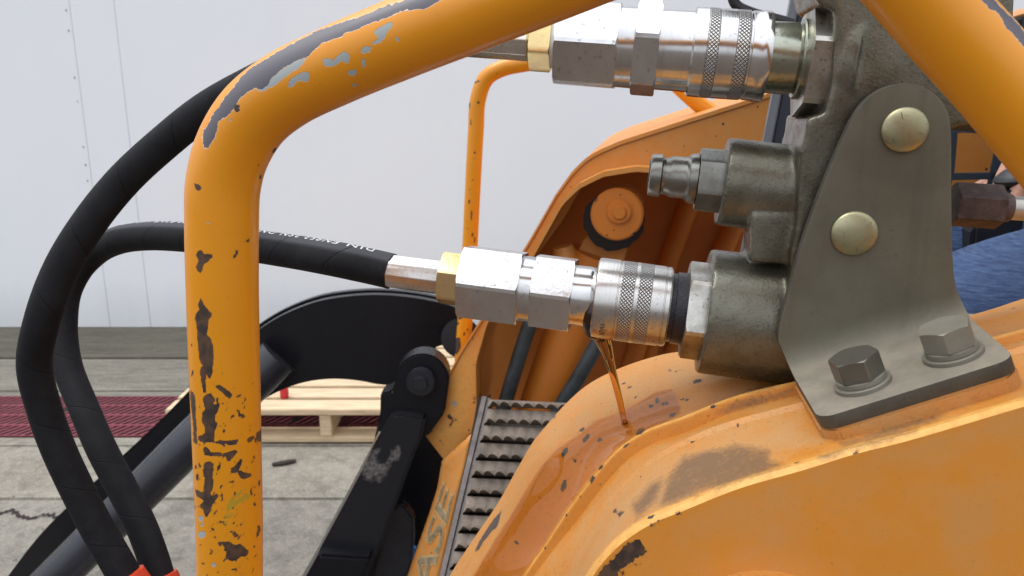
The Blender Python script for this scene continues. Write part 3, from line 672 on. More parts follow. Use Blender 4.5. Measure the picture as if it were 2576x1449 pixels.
OILP = [[(1575, 1040), (1556, 1040), (1500, 1056), (1459, 1090), (1400, 1130), (1372, 1160), (1340, 1208), (1290, 1290), (1250, 1352), (1185, 1460), (1140, 1560), (1290, 1560), (1330, 1450), (1385, 1362), (1430, 1290), (1465, 1245), (1500, 1200), (1560, 1136), (1600, 1105), (1615, 1085), (1600, 1058)],
                    [(1560, 1040), (1590, 1022), (1650, 985), (1690, 977), (1705, 1010), (1713, 1040), (1665, 1066), (1610, 1088)]]
wet = np.clip(0.5 + np.max([sdf_poly(U, Vv, p) for p in OILP], axis=0) / 12, 0, 1) * fr
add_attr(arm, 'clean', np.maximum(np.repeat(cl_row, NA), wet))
# side plate of the near arm
cen = M(2500, 3000, y1)
side_rows = [K1 * (1 - t) + cen * t for t in (0, 0.01, 0.04, 0.1, 0.18, 0.28, 0.4, 0.55, 0.75, 0.92)]
side = sub(strip_rows('side_plate', side_rows, 'side', None, True), arm)
def face_camera(o):
    me = o.data; p = me.polygons[len(me.polygons) // 3]
    if p.normal.dot(Vector(CAM) - p.center) < 0: me.flip_normals()
face_camera(side)
U, Vv, fr = wear(side, chip=(RUSTY + [ell(2176, 1205, 6, 4, 20), ell(2484, 1313, 5, 3), [(2205, 1209), (2230, 1209), (2262, 1199), (2262, 1201), (2230, 1212)]] + [ell(random.uniform(1800, 2560), random.uniform(1180, 1440), random.uniform(1.0, 4), random.uniform(0.5, 1.1), random.choice((-35, -25, 60)), 6) for _ in range(60)], 8.0))
add_attr(side, 'nick', np.full(len(U), 0.02))
ds = np.max([sdf_poly(U, Vv, p) for p in ([(1700, 1330), (1860, 1262), (2300, 1130), (2576, 1050), (2600, 1080), (2300, 1170), (1880, 1300), (1730, 1370)], [(1820, 1449), (1900, 1400), (2060, 1420), (2100, 1449)], [(2330, 1250), (2420, 1240), (2500, 1300), (2380, 1330)])], axis=0)
add_attr(side, 'dust', np.clip(0.42 + ds / 120, 0.1, 0.6))
pb = M(1925, 1640, y1)
boss_c = [pb + AX * 0.042 * math.cos(t) + ZZ * 0.042 * math.sin(t) for t in np.linspace(0, 2 * math.pi, 48, endpoint=False)]
sub(prism('pivot_boss', [p - NL * 0.016 for p in boss_c], NL * 0.02, 'arm', None, 0.003), arm)

# guard bar on the near arm
ybar = 0.332
GB = [(600, 2150), (592, 1800), (580, 1500), (577, 1300), (571, 1100), (565, 900), (560, 700), (559, 560), (562, 470), (583, 385), (636, 295), (718, 228), (840, 168), (1000, 101), (1200, 22), (1400, -57), (1700, -175), (1900, -235), (2050, -240), (2180, -165), (2270, -70), (2370, 46), (2500, 190), (2700, 430), (2850, 610), (2960, 740)]
bar, _ = tube('guard_bar', [M(u, v, ybar) for u, v in GB], 0.0163, 'bar', n=620, ring=128, ref=-NL)
lp(bar)
PRIMER = [[(515, 373), (509, 345), (512, 325), (523, 316), (530, 300), (545, 278), (565, 250), (583, 228), (600, 205), (612, 190), (628, 175), (648, 160), (682, 140), (720, 118), (760, 96), (800, 78), (832, 66), (860, 56), (910, 40), (960, 18), (1010, 2), (1060, -14), (1120, -40), (1160, -55), (1150, -20), (1105, 2), (1062, 24), (1020, 24), (960, 48), (920, 62), (900, 76), (870, 84), (858, 93), (835, 100), (810, 111), (795, 121), (775, 141), (740, 156), (715, 171), (700, 183), (688, 192), (680, 202), (672, 219), (655, 226), (640, 223), (612, 240), (600, 256), (590, 271), (570, 291), (560, 301), (550, 302), (546, 322), (540, 346), (528, 367)],
          [(2455, -30), (2468, 0), (2482, 15), (2495, 26), (2507, 30), (2515, 44), (2527, 62), (2545, 82), (2560, 101), (2576, 121), (2620, 172), (2700, 270), (2720, 250), (2640, 150), (2576, 80), (2540, 40), (2500, -2), (2480, -30)]]
GREY = [[(640, 222), (655, 233), (690, 216), (720, 192), (752, 172), (778, 143), (740, 154), (700, 181), (680, 200), (672, 217)],
        [(730, 200), (724, 215), (722, 229), (735, 219), (745, 206), (752, 201), (765, 206), (776, 206), (779, 182), (765, 179), (750, 189)],
        [(812, 150), (816, 166), (835, 168), (848, 162), (862, 150), (866, 128), (850, 140), (838, 152), (826, 146)], [(858, 140), (862, 156), (876, 161), (881, 140), (870, 124)],
        [(905, 131), (912, 118), (925, 114), (936, 118), (930, 131), (915, 136)], [(939, 80), (950, 72), (965, 64), (980, 54), (989, 60), (976, 76), (969, 96), (955, 109), (940, 113), (934, 108), (950, 95)],
        [(907, 150), (918, 147), (922, 165), (912, 169)], [(874, 181), (890, 171), (901, 178), (893, 191), (878, 191)], ell(893, 215, 5, 3), ell(956, 132, 4, 3), ell(578, 302, 4, 3), [(515, 556), (530, 558), (535, 563), (522, 565)],
        ell(505, 1305, 7, 8), ell(508, 1345, 9, 9), ell(538, 1422, 6, 4), ell(520, 396, 3, 2), ell(508, 1320, 5, 4), ell(1001, 96, 5, 9, -15)]
CHIP = [[(493, 637), (505, 628), (512, 640), (530, 638), (539, 645), (528, 650), (522, 661), (512, 664), (508, 679), (505, 687), (495, 681), (492, 672), (500, 660), (497, 650)],
        [(590, 632), (598, 632), (599, 643), (590, 648), (587, 641), (593, 640)], ell(624, 607, 3, 4), [(482, 462), (492, 461), (502, 467), (509, 472), (503, 480), (495, 479), (490, 468)],
        [(505, 749), (511, 765), (516, 770), (531, 790), (529, 800), (522, 806), (524, 830), (519, 840), (526, 849), (531, 855), (537, 870), (536, 900), (534, 940), (531, 957), (522, 951), (520, 940), (515, 967), (505, 957), (504, 930), (510, 920), (502, 905), (499, 880), (497, 840), (494, 820), (491, 800), (496, 785), (502, 780), (499, 765)],
        [(514, 995), (531, 988), (538, 1000), (536, 1020), (545, 1015), (555, 1008), (549, 1036), (541, 1046), (541, 1060), (549, 1065), (541, 1086), (538, 1107), (530, 1114), (520, 1112), (504, 1111), (496, 1100), (515, 1094), (517, 1075), (508, 1060), (508, 1035), (518, 1030), (511, 1010)],
        [(480, 980), (489, 1000), (493, 1040), (494, 1080), (496, 1118), (488, 1112), (484, 1060), (480, 1010)], [(535, 965), (551, 969), (566, 977), (576, 984), (587, 995), (579, 1002), (568, 996), (560, 986), (545, 977)],
        [(506, 960), (519, 962), (519, 986), (511, 990)], [(505, 1110), (540, 1111), (560, 1107), (575, 1109), (599, 1106), (596, 1116), (580, 1122), (570, 1119), (540, 1116)],
        [(511, 1124), (523, 1124), (531, 1137), (545, 1139), (560, 1141), (580, 1134), (602, 1133), (591, 1143), (580, 1160), (571, 1161), (567, 1149), (545, 1146), (525, 1149), (514, 1146)],
        [(514, 1165), (525, 1159), (536, 1165), (538, 1180), (534, 1200), (538, 1210), (531, 1236), (520, 1251), (513, 1240), (515, 1220), (514, 1200), (511, 1185)],
        [(490, 1227), (505, 1239), (515, 1237), (535, 1247), (552, 1244), (541, 1261), (531, 1276), (526, 1296), (517, 1302), (511, 1281), (499, 1273), (512, 1262), (505, 1253), (495, 1251)],
        [(574, 1181), (590, 1174), (605, 1154), (611, 1162), (601, 1180), (615, 1189), (637, 1194), (626, 1201), (612, 1206), (604, 1201), (598, 1189), (585, 1191)], [(577, 1212), (591, 1207), (588, 1219)], [(544, 1171), (556, 1169), (556, 1181), (547, 1186)],
        [(594, 1029), (603, 1029), (606, 1042), (616, 1044), (613, 1051), (600, 1049)], ell(600, 996, 5, 3), [(557, 1364), (575, 1364), (585, 1371), (600, 1369), (616, 1377), (627, 1385), (621, 1399), (605, 1401), (595, 1409), (585, 1413), (569, 1406), (567, 1395), (574, 1385), (564, 1375)],
        [(645, 1090), (656, 1082), (659, 1095), (656, 1111), (644, 1106)], [(620, 1105), (638, 1097), (641, 1102), (625, 1113)], [(577, 1334), (596, 1344), (601, 1351), (590, 1349)], [(648, 1319), (656, 1325), (653, 1346), (645, 1351)],
        ell(548, 1005, 5, 4), ell(554, 1165, 5, 4), ell(563, 1085, 4, 6, 20), ell(585, 1048, 6, 3, -20), ell(617, 1005, 3, 6), ell(610, 1013, 3, 3), ell(484, 940, 3, 10), ell(482, 870, 2, 6), ell(656, 900, 2, 7), ell(481, 1160, 3, 10), ell(492, 1175, 3, 8), ell(640, 1150, 3, 4), ell(632, 1162, 4, 2), ell(652, 1215, 3, 8), ell(641, 1270, 2, 5), ell(606, 1322, 2, 6), ell(612, 1345, 3, 2), ell(601, 1352, 3, 2), ell(640, 1375, 3, 3), ell(530, 1395, 4, 2), ell(637, 1430, 3, 3), ell(590, 1165, 3, 2), ell(535, 1330, 2, 9, -30), ell(497, 1200, 3, 9),
        ell(650, 415, 3, 4), ell(690, 378, 4, 9, 35), ell(655, 445, 2, 6), [(555, 1220), (563, 1260), (561, 1260), (552, 1222)]]
for _ in range(26):
    u = random.uniform(495, 640); v = random.uniform(1000, 1449); L_ = random.uniform(6, 22); an = random.choice((-0.3, 0.2, 1.2, 1.9)) + random.gauss(0, 0.2); w_ = 0.7
    du_, dv_ = math.cos(an), math.sin(an); CHIP.append([(u - dv_ * w_, v + du_ * w_), (u + du_ * L_, v + dv_ * L_), (u + dv_ * w_, v - du_ * w_)])
for _ in range(170):
    u = random.gauss(575, 45); v = 1449 - abs(random.gauss(0, 230))
    CHIP.append(ell(u, v, random.uniform(1, 3), random.uniform(0.8, 3), random.uniform(0, 180), 6))
GREEN = [[(568, 1277), (622, 1238), (628, 1246), (575, 1287)], [(563, 1297), (586, 1291), (582, 1303), (565, 1304)], [(560, 1318), (573, 1310), (576, 1317), (562, 1324)], [(585, 1250), (618, 1225), (622, 1230), (590, 1255)], [(555, 1420 - 487, ), (560, 930), (562, 945), (556, 945)], [(572, 1262), (600, 1246), (603, 1250), (574, 1267)], [(610, 1262), (628, 1250), (630, 1254), (612, 1266)]]
GREEN = [p for p in GREEN if all(len(q) == 2 for q in p)]
U, Vv, fr = wear(bar, chip=(CHIP, 9.0), grey=(GREY, 10.0), primer=(PRIMER, 12.0), green=(GREEN, 12.0))
add_attr(bar, 'nick', np.where((Vv > 900) & (U < 800), 0.28, 0.03))

# far arm, its guard bar, cylinder and lines
FO = [(1060, 1085), (1108, 990), (1160, 890), (1240, 765), (1340, 600), (1400, 495), (1440, 440), (1470, 410), (1500, 390), (1560, 364), (1750, 303), (1940, 243), (2150, 172), (2576, 45), (2800, -20)]
FI = [(2800, 345), (2436, 467), (2160, 560), (1900, 600), (1800, 505), (1720, 448), (1640, 430), (1600, 427), (1520, 440), (1460, 470), (1420, 510), (1375, 590), (1330, 670), (1235, 800), (1207, 900), (1208, 1005), (1195, 1080), (1118, 1160)]
YF = 1.40
farm = lp(prism('lift_arm', [M(u, v, YF) for u, v in FO + FI], NL * 0.012, 'far', None, 0.002))
fl = resample([M(u, v, YF) for u, v in FO], 90)
fl_rows = [fl - NL * 0.004 - ZZ * 0.0, fl - NL * 0.004 + ZZ * 0.007, fl + NL * 0.64 + ZZ * 0.007, fl + NL * 0.64 - ZZ * 0.006, fl + NL * 0.013 - ZZ * 0.006]
o = sub(strip_rows('arm_flange', fl_rows, 'far', None, True, 30), farm)
rim = resample([M(u, v, YF) for u, v in [(1195, 1082), (1208, 1005), (1207, 900), (1235, 800), (1330, 670), (1375, 590), (1420, 510), (1460, 470), (1520, 440), (1600, 427), (1640, 430), (1720, 448), (1800, 505)]], 70)
sub(strip_rows('opening_rim', [rim - NL * 0.035 + ZZ * 0.009, rim - NL * 0.035, rim + NL * 0.60, rim + NL * 0.60 + ZZ * 0.009, rim - NL * 0.035 + ZZ * 0.009], 'far', None, True, 30), farm)  # rim carried far back like a tunnel to darken the cavity
WEB = [(1090, 1240), (1200, 880), (1340, 610), (1450, 450), (1560, 372), (1950, 250), (2500, 80), (2500, 430), (2436, 462), (2000, 640), (2000, 1240)]
sub(prism('arm_web', [M(u, v, 2.02) for u, v in WEB], NL * 0.012, 'inner', None), farm)  # web set back beyond a real arm's depth so the cavity turns dark
for (a, b, w) in (((1745, 480), (1560, 1000), 0.02), ((1850, 560), (1690, 900), 0.02), ((1660, 830), (1590, 1010), 0.014)):
    tb, _ = tube('inner_rib', [M(*a, 2.0), M(*b, 2.0)], w * 1.3, 'inner', n=4, ring=16, spline=False); sub(tb, farm)
def disc(name, c, r, h, mat, par, seg=40, bev=0.003, irregular=0.0):
    pts = [c + (AX * math.cos(t) + ZZ * math.sin(t)) * r * (1 + irregular * math.sin(7 * t + 1) * math.sin(3 * t) + irregular * 0.6 * math.sin(17 * t)) for t in np.linspace(0, 2 * math.pi, seg, endpoint=False)]
    return sub(prism(name, [p - NL * h for p in pts], NL * h, mat, None, bev), par)
pk = dep(M(1555, 530, 1.43)) / F
disc('grease_ring', M(1545, 552, 1.455), 77 * pk, 0.02, 'grease', farm, 80, 0.002, 0.035)
pin = disc('pivot_pin', M(1555, 530, 1.425), 64 * pk, 0.05, 'inner', farm, 48, 0.004)
disc('pin_cap', M(1558, 532, 1.374), 30 * pk, 0.006, 'inner', farm, 32, 0.003)
disc('pin_bolt', M(1558, 534, 1.3675), 17 * pk, 0.005, 'inner', farm, 24, 0.002)
wear(pin, chip=([[(1500, 485), (1504, 487), (1500, 520), (1494, 545), (1491, 544), (1496, 515)], ell(1515, 570, 10, 4, 30), ell(1590, 585, 12, 5, 10), ell(1550, 590, 8, 4)], 8.0))
bm = bmesh.new(); bm.from_mesh(farm.data)
for _ in range(5):
    long = [e for e in bm.edges if e.calc_length() > 0.012]
    if not long: break
    bmesh.ops.subdivide_edges(bm, edges=long, cuts=1, use_grid_fill=True); bmesh.ops.triangulate(bm, faces=[f for f in bm.faces if len(f.verts) > 4])
bm.to_mesh(farm.data); bm.free(); farm.data.polygons.foreach_set('use_smooth', [True] * len(farm.data.polygons)); farm.data.set_sharp_from_angle(angle=math.radians(30))
FCH2 = [ell(1345, 640, 3, 14, 30), ell(1280, 735, 3, 8, 30), ell(1130, 1050, 4, 6), ell(1090, 1080, 3, 6), ell(1110, 1110, 4, 3), ell(1195, 1000, 3, 12), ell(1200, 950, 3, 8), ell(1148, 930, 3, 4), ell(1800, 268, 12, 3, -20)] + [ell(random.uniform(1080, 1190), random.uniform(930, 1130), random.uniform(1, 3), random.uniform(1, 4), 0, 6) for _ in range(34)]
Uf, Vf, ff = wear(farm, chip=(FCH2, 7.0), grey=([ell(1112, 1022, 7, 5), ell(1142, 1016, 8, 6), ell(1128, 1040, 4, 3)], 26.0))
add_attr(farm, 'worn', np.clip(0.45 + sdf_poly(Uf, Vf, [(1075, 1085), (1110, 1020), (1165, 905), (1200, 880), (1198, 1000), (1180, 1085), (1120, 1150)]) / 70, 0, 0.8) * ff)
add_attr(farm, 'nick', np.full(len(farm.data.vertices), 0.22)); add_attr(pin, 'nick', np.full(len(pin.data.vertices), 0.45))
cyl_, _ = tube('tilt_cylinder', [M(1505, 640, 1.49), M(1455, 780, 1.49), M(1375, 1010, 1.48), M(1330, 1140, 1.47)], 66 * dep(M(1400, 900, 1.49)) / F, 'inner', n=20, ring=48, ref=-NL); cyl_ = lp(cyl_)
ey = [M(1555, 530, 1.475) + (AX * math.cos(t) + ZZ * math.sin(t)) * 62 * pk for t in np.linspace(0.3, math.pi * 2 - 0.9, 30)]
sub(prism('cylinder_eye', ey + [M(1560, 690, 1.475), M(1440, 660, 1.475), M(1470, 600, 1.475)], NL * 0.04, 'far', None, 0.006), cyl_)
kb, _ = tube('port_block', [M(1415, 620, 1.46), M(1430, 690, 1.46)], [0.020, 0.026, 0.026], 'far', n=8, ring=20, spline=False); sub(kb, cyl_)
for pts in ([(1345, 780), (1318, 860), (1290, 950), (1272, 1010), (1250, 1090)], [(1540, 800), (1500, 870), (1455, 950), (1415, 1015), (1380, 1080)]):
    hh, _ = tube('hydraulic_line', [M(u, v, 1.415) for u, v in pts], 19 * dep(M(1300, 900, 1.415)) / F, 'linehose', n=30, ring=16); lp(hh)
FB = [(1158, 1020), (1163, 900), (1178, 700), (1188, 500), (1197, 330), (1203, 248), (1224, 196), (1266, 171), (1340, 155), (1450, 118), (1540, 96), (1610, 130), (1680, 190), (1755, 258), (1835, 318)]
fb, _ = tube('guard_bar', [M(u, v, 1.56) for u, v in FB], 0.0160, 'bar', n=260, ring=48, ref=-NL); lp(fb)
FCH = [ell(1199, 206, 8, 3, -25), ell(1203, 258, 4, 5), ell(1181, 265, 2, 8), ell(1184, 272, 3, 2), ell(1190, 397, 3, 2), ell(1187, 490, 14, 1.2), ell(1181, 508, 3, 5), ell(1186, 540, 2, 14), ell(1189, 590, 3, 5), ell(1172, 555, 2, 4), ell(1194, 603, 2, 9), ell(1160, 800, 8, 3, -20), ell(1172, 796, 4, 4), ell(1150, 870, 9, 22, 8), ell(1176, 830, 4, 3), ell(1185, 310, 1.5, 12), ell(1190, 452, 2, 2), ell(1253, 185, 3, 2),
       ell(1150, 815, 6, 3, -30), ell(1168, 840, 3, 4), ell(1180, 640, 2, 5), ell(1176, 575, 2, 3)]
U, Vv, fr = wear(fb, chip=(FCH, 6.0)); add_attr(fb, 'nick', np.full(len(U), 0.1))

# front upright with the maker's lettering, and the serrated step
yu0, yu1 = 1.36, 1.31
upL = resample([M(u, v, yu0) for u, v in [(1118, 1158), (1106, 1230), (1085, 1295), (1030, 1449), (960, 1640)]], 24)
upR = resample([M(u, v, yu1) for u, v in [(1192, 1090), (1178, 1160), (1160, 1225), (1108, 1449), (1062, 1640)]], 24)
upr = lp(strip_rows('front_upright', [upL * (1 - t) + upR * t for t in np.linspace(0, 1, 9)], 'far', None, True))
add_attr(upr, 'nick', np.full(len(upr.data.vertices), 0.40)); add_attr(upr, 'dust', np.full(len(upr.data.vertices), 0.3))
so = upr.modifiers.new('thickness', 'SOLIDIFY'); so.thickness = 0.012; so.offset = 0
dk = resample([M(u, v, yu1 - 0.012) for u, v in [(1216, 1000), (1204, 1060), (1186, 1150), (1166, 1235), (1118, 1449), (1075, 1640)]], 30)
sub(strip_rows('upright_edge', [dk - AX * 0.011 + NL * 0.03, dk - AX * 0.009, dk + AX * 0.004 - NL * 0.002, dk + AX * 0.010 + NL * 0.02], 'stepdark', None, True, 40), upr)
def on_upright(tx, ty):
    i = (1 - tx) * 23; i0 = int(np.clip(math.floor(i), 0, 22)); f = i - i0
    L = upL[i0] * (1 - f) + upL[i0 + 1] * f; R = upR[i0] * (1 - f) + upR[i0 + 1] * f
    return R * (1 - ty) + L * ty
nu = nrm(np.cross(upR[10] - upL[10], upL[0] - upL[20])); nu = nu if nu @ (CAM - upL[10]) > 0 else -nu
for off, m, lift, nm in ((0.030, 'outline_print', 0.0072, 'letter_outline'), (-0.004, 'grey_print', 0.0082, 'lettering')):
    tv, tf = text_mesh('CASE', 1.0, off, 0.6, 0.95)
    V3 = [on_upright(0.05 + 0.92 * (x / 2.95), 0.14 + 0.66 * min(1.1, max(-0.1, y / 0.72))) + nu * lift for x, y, _ in tv]
    sub(lettering(nm, V3, tf, m, None), upr)
# step
TL, TR, BL, BR = M(1214, 1004, 1.27), M(1520, 1018, 1.27), M(1106, 1460, 1.0), M(1420, 1475, 1.0)
def stp(a, b): return (TL * (1 - a) + TR * a) * (1 - b) + (BL * (1 - a) + BR * a) * b
sn = nrm(np.cross(TR - TL, BL - TL)); sn = sn if sn[2] > 0 else -sn
step = lp(prism('step', [stp(0, -0.01) - sn * 0.05, stp(1, -0.01) - sn * 0.05, stp(1, 1.3) - sn * 0.05, stp(0, 1.3) - sn * 0.05], -sn * 0.02, 'stepdark', None))
tl = [0.06, 0.165, 0.27, 0.375, 0.475, 0.575, 0.675, 0.77, 0.86, 0.95, 1.04, 1.13, 1.22]
prev = 0.0; NS = 150
sub(strip_rows('step_rail', [np.array([stp(a, b) + sn * h for b in np.linspace(-0.01, 1.3, 12)]) for a, h in ((-0.005, -0.05), (-0.005, 0.004), (0.035, 0.004), (0.04, 0.0), (0.06, 0.0), (0.06, -0.04))], 'steprail', None, True, 30), step)
aw = np.linspace(0.06, 1.0, NS); wlen = 0.0205 / np.linalg.norm(TR - TL)
for k, b in enumerate(tl):
    jag = np.array([0.55 + 0.45 * math.sin(3.1 * k + 9 * a) for a in aw])
    arch = np.abs(np.sin(math.pi * (aw - 0.06) / wlen)) ** 0.75 * (0.85 + 0.15 * jag)
    fade_in = np.clip((aw - 0.06) / 0.05, 0, 1)
    h = (0.0020 + 0.0165 * arch) * fade_in + 0.0006
    gap = 0.024
    top = np.array([stp(a, prev) for a in aw]); mid = np.array([stp(a, b - gap) for a in aw]); mid0 = np.array([stp(a, b - gap - 0.022) for a in aw])
    lip = np.array([stp(a, b - gap * 0.45) + sn * hh for a, hh in zip(aw, h)])
    under = np.array([stp(a, b - gap * 0.55) + sn * (hh - 0.0025) for a, hh in zip(aw, h)])
    low = np.array([stp(a, b - gap) - sn * 0.004 for a in aw])
    o = strip_rows('tread', [top - sn * 0.02, top, mid0, mid * 0.5 + lip * 0.5 + sn * 0.001, lip, under, low], 'step', None, True, 45)
    sub(o, step); prev = b

# cab: post, side screen, joystick, console
pl = [(1990, -60), (1990, 0), (1920, 360), (1873, 600), (1830, 820)]
post = lp(prism('cab_post', [M(u, v, 1.18) for u, v in pl] + [M(u + 22, v, 1.18) for u, v in pl[::-1]], NL * 0.02, 'postgrey', None, 0.002))
sub(prism('post_cover', [M(u + 21, v, 1.185) for u, v in pl] + [M(u + 95, v, 1.185) for u, v in pl[::-1]], NL * 0.05, 'navy', None, 0.003), post)
lp(prism('cab_post', [M(u, v, 0.92) for u, v in [(2566, 40), (2552, 140), (2540, 260), (2660, 260), (2660, 40)]], NL * 0.05, 'rubber', None, 0.003))
ysn = 1.12
scr = lp(prism('cab_screen', [M(u, v, ysn) for u, v in [(2300, 318), (2760, 306), (2760, 324), (2300, 338)]], NL * 0.004, 'screen', None, 0.001))
for q in ([(2300, 437), (2760, 430), (2760, 447), (2300, 455)], [(2396, 200), (2422, 200), (2402, 430), (2372, 560), (2350, 560)], [(2528, 230), (2512, 339), (2490, 445), (2468, 545), (2490, 545), (2514, 447), (2534, 339), (2552, 230)], [(2650, 200), (2676, 200), (2640, 560), (2614, 560)]):
    sub(prism('screen_bar', [M(u, v, ysn - 0.001) for u, v in q], NL * 0.006, 'screen', None, 0.001), scr)
yj = 0.80
js = lp(tube('joystick', [M(2580, 505, yj), M(2570, 492, yj), M(2553, 462, yj)], [0.019, 0.019, 0.017, 0.015], 'rubber', n=12, ring=24)[0])
kn, _ = tube('joystick_knob', [M(2553, 472, yj), M(2552, 462, yj), M(2551, 440, yj), M(2550, 424, yj), M(2550, 418, yj)], [0.005, 0.015, 0.0175, 0.015, 0.010, 0.001], 'rubber', n=24, ring=28); sub(kn, js)
lp(prism('console', [M(u, v, 1.08) for u, v in [(2446, 575), (2470, 548), (2600, 536), (2760, 520), (2760, 640), (2440, 660)]], NL * 0.06, 'rubber', None, 0.006))
hh, _ = tube('cable', [M(1838, -40, 1.0), M(1850, 10, 1.0), M(1890, 32, 1.0), M(1950, 48, 1.0), M(1995, 60, 1.0)], 0.0062, 'rubber', n=30, ring=12); lp(hh)
# roof, seat and rear bulkhead of the cab: above and behind the picture
lp(prism('cab_roof', [M(1990, -60, 0.60) * np.array([1, 1, 0]) + ZZ * 2.02 + AX * 0.05, M(1990, -60, 0.60) * np.array([1, 1, 0]) + ZZ * 2.02 + AX * 1.25, M(1990, -60, 0.60) * np.array([1, 1, 0]) + ZZ * 2.08 + AX * 1.25, M(1990, -60, 0.60) * np.array([1, 1, 0]) + ZZ * 2.08 + AX * 0.05], NL * 0.75, 'navy', None, 0.01))
pc_ = M(2960, 640, 1.0)
lp(box('seat', pc_ - ZZ * 0.17 - AX * 0.05 + NL * 0.02, (0.45, 0.44, 0.10), 'rubber', None, 0.03, (AX, NL, ZZ)))
lp(box('seat_back', pc_ + AX * 0.22 + ZZ * 0.18 + NL * 0.02, (0.10, 0.44, 0.60), 'rubber', None, 0.03, (AX, NL, ZZ)))
lp(box('bulkhead', pc_ + AX * 0.42 - ZZ * 0.15, (0.06, 0.9, 1.2), 'navy', None, 0.01, (AX, NL, ZZ)))
# dark flat floor and grey sheet behind the bracket foot
lp(prism('deck_plate', [M(u, v, 0.60) for u, v in [(2380, 796), (2480, 803), (2600, 812), (2600, 850), (2380, 850)]], NL * 0.015, 'tubemetal', None, 0.002))

# ------------------------------------------------------------------ coupler block, bracket and bolts on the near arm
def build_cast():
    bm = bmesh.new()
    def addp(front, vec):
        V, Fc = prism_data([np.asarray(p) for p in front], np.asarray(vec)); vs = [bm.verts.new(tuple(map(float, p))) for p in V]
        fs = [bm.faces.new([vs[i] for i in f]) for f in Fc]; bmesh.ops.recalc_face_normals(bm, faces=fs)
        bmesh.ops.triangulate(bm, faces=fs)
    def addc(P0, P1, r0, r1, seg=48):
        dd = nrm(P1 - P0); a = nrm(np.cross(dd, (0.1, 0.2, 1))); b = np.cross(dd, a)
        rings = [[bm.verts.new(tuple(P + (a * math.cos(t) + b * math.sin(t)) * r)) for t in np.linspace(0, 2 * math.pi, seg, endpoint=False)] for P, r in ((P0, r0), (P1, r1))]
        fs = [bm.faces.new([rings[0][i], rings[0][(i + 1) % seg], rings[1][(i + 1) % seg], rings[1][i]]) for i in range(seg)]
        fs += [bm.faces.new(rings[0][::-1]), bm.faces.new(rings[1])]; bmesh.ops.recalc_face_normals(bm, faces=fs)
    P = lambda u, v, y: M(u, v, y)
    addp([P(u, v, 0.4235) for u, v in [(2100, -120), (2100, 60), (2094, 210), (2076, 285), (2030, 300), (2024, 350), (2014, 380), (2006, 560), (1990, 640), (1980, 930), (2060, 930), (2366, 850), (2372, 330), (2420, 318), (2540, 300), (2560, -120)]], NL * 0.066)
    addp([P(u, v, 0.432) for u, v in [(1889, 540), (1889, 660), (2010, 670), (2010, 540)]], NL * 0.040)
    addp([P(u, v, 0.425) for u, v in [(2022, -120), (2058, 10), (2100, 30), (2110, -120)]], NL * 0.06)
    addc(P(1814, 457, 0.455), P(2060, 486, 0.455), 0.0243, 0.0243)
    addc(P(1768, 782, 0.455), P(2010, 812, 0.455), 0.0362, 0.0362)
    addc(P(2084, 152, 0.455), P(2120, 155, 0.455), 0.0335, 0.036)
    addc(P(2340, 250, 0.455), P(2560, 262, 0.455), 0.016, 0.016)
    me = bpy.data.meshes.new('tmp'); bm.to_mesh(me); bm.free()
    ob = bpy.data.objects.new('tmp', me); COL.objects.link(ob)
    rm = ob.modifiers.new('r', 'REMESH'); rm.mode = 'VOXEL'; rm.voxel_size = 0.0011
    sm = ob.modifiers.new('s', 'SMOOTH'); sm.factor = 0.5; sm.iterations = 14
    out = bpy.data.meshes.new_from_object(ob.evaluated_get(bpy.context.evaluated_depsgraph_get()))
    bpy.data.objects.remove(ob); bpy.data.meshes.remove(me); out.name = 'coupler_manifold'; return out
cme = build_cast(); cme.materials.clear()
man = lp(link('coupler_manifold', cme, 'cast', None, True, 180))
axM = Axis(1640, 440, 1830, 458, 0.455)
o = lathe('male_nipple', axM, [(1636, 38), (1634, 45), (1636, 51), (1640, 53), (1662, 53), (1666, 47), (1672, 45), (1684, 49), (1690, 52), (1722, 52), (1727, 54), (1733, 61), (1742, 63), (1752, 63), (1756, 58), (1772, 58)], 'oldsteel'); sub(o, man)
sub(lathe('nipple_bore', axM, [(1634.5, 0.5), (1633.5, 24), (1631.5, 37), (1637, 45)], 'blackring', cap=False), man)
sub(hexnut('nipple_nut', axM, 1754, 1820, 80, math.radians(100), 'oldsteel'), man)
axL = Axis(965, 680, 1765, 783, 0.455); axU = Axis(1335, 104, 2045, 152, 0.455)
sub(hexnut('lower_adapter_nut', axL, 1722, 1784, 126, math.radians(48), 'scratched'), man)
sub(lathe('lower_adapter', axL, [(1672, 70), (1672, 86), (1694, 86), (1695, 90), (1726, 91), (1728, 70)], 'blackring'), man)
sub(hexnut('upper_adapter_nut', axU, 2018, 2096, 150, math.radians(16), 'scratched', rc=0.975, slope=1.2), man)
sub(lathe('upper_adapter', axU, [(1915, 70), (1918, 87), (1996, 88), (1997, 84), (2003, 83), (2004, 94), (2008, 98), (2018, 98), (2026, 90)], 'greennut'), man)
# fitting and tube on the rear of the block
axT = Axis(2380, 512, 2640, 530, 0.47)
sub(hexnut('tube_nut', axT, 2396, 2513, 57, math.radians(88), 'rustnut'), man)
sub(lathe('tube_collar', axT, [(2505, 30), (2512, 36), (2530, 37), (2540, 34), (2546, 20)], 'rustnut'), man)
sub(lathe('steel_tube', axT, [(2536, 30), (2600, 30), (2800, 30)], 'tubemetal'), man)

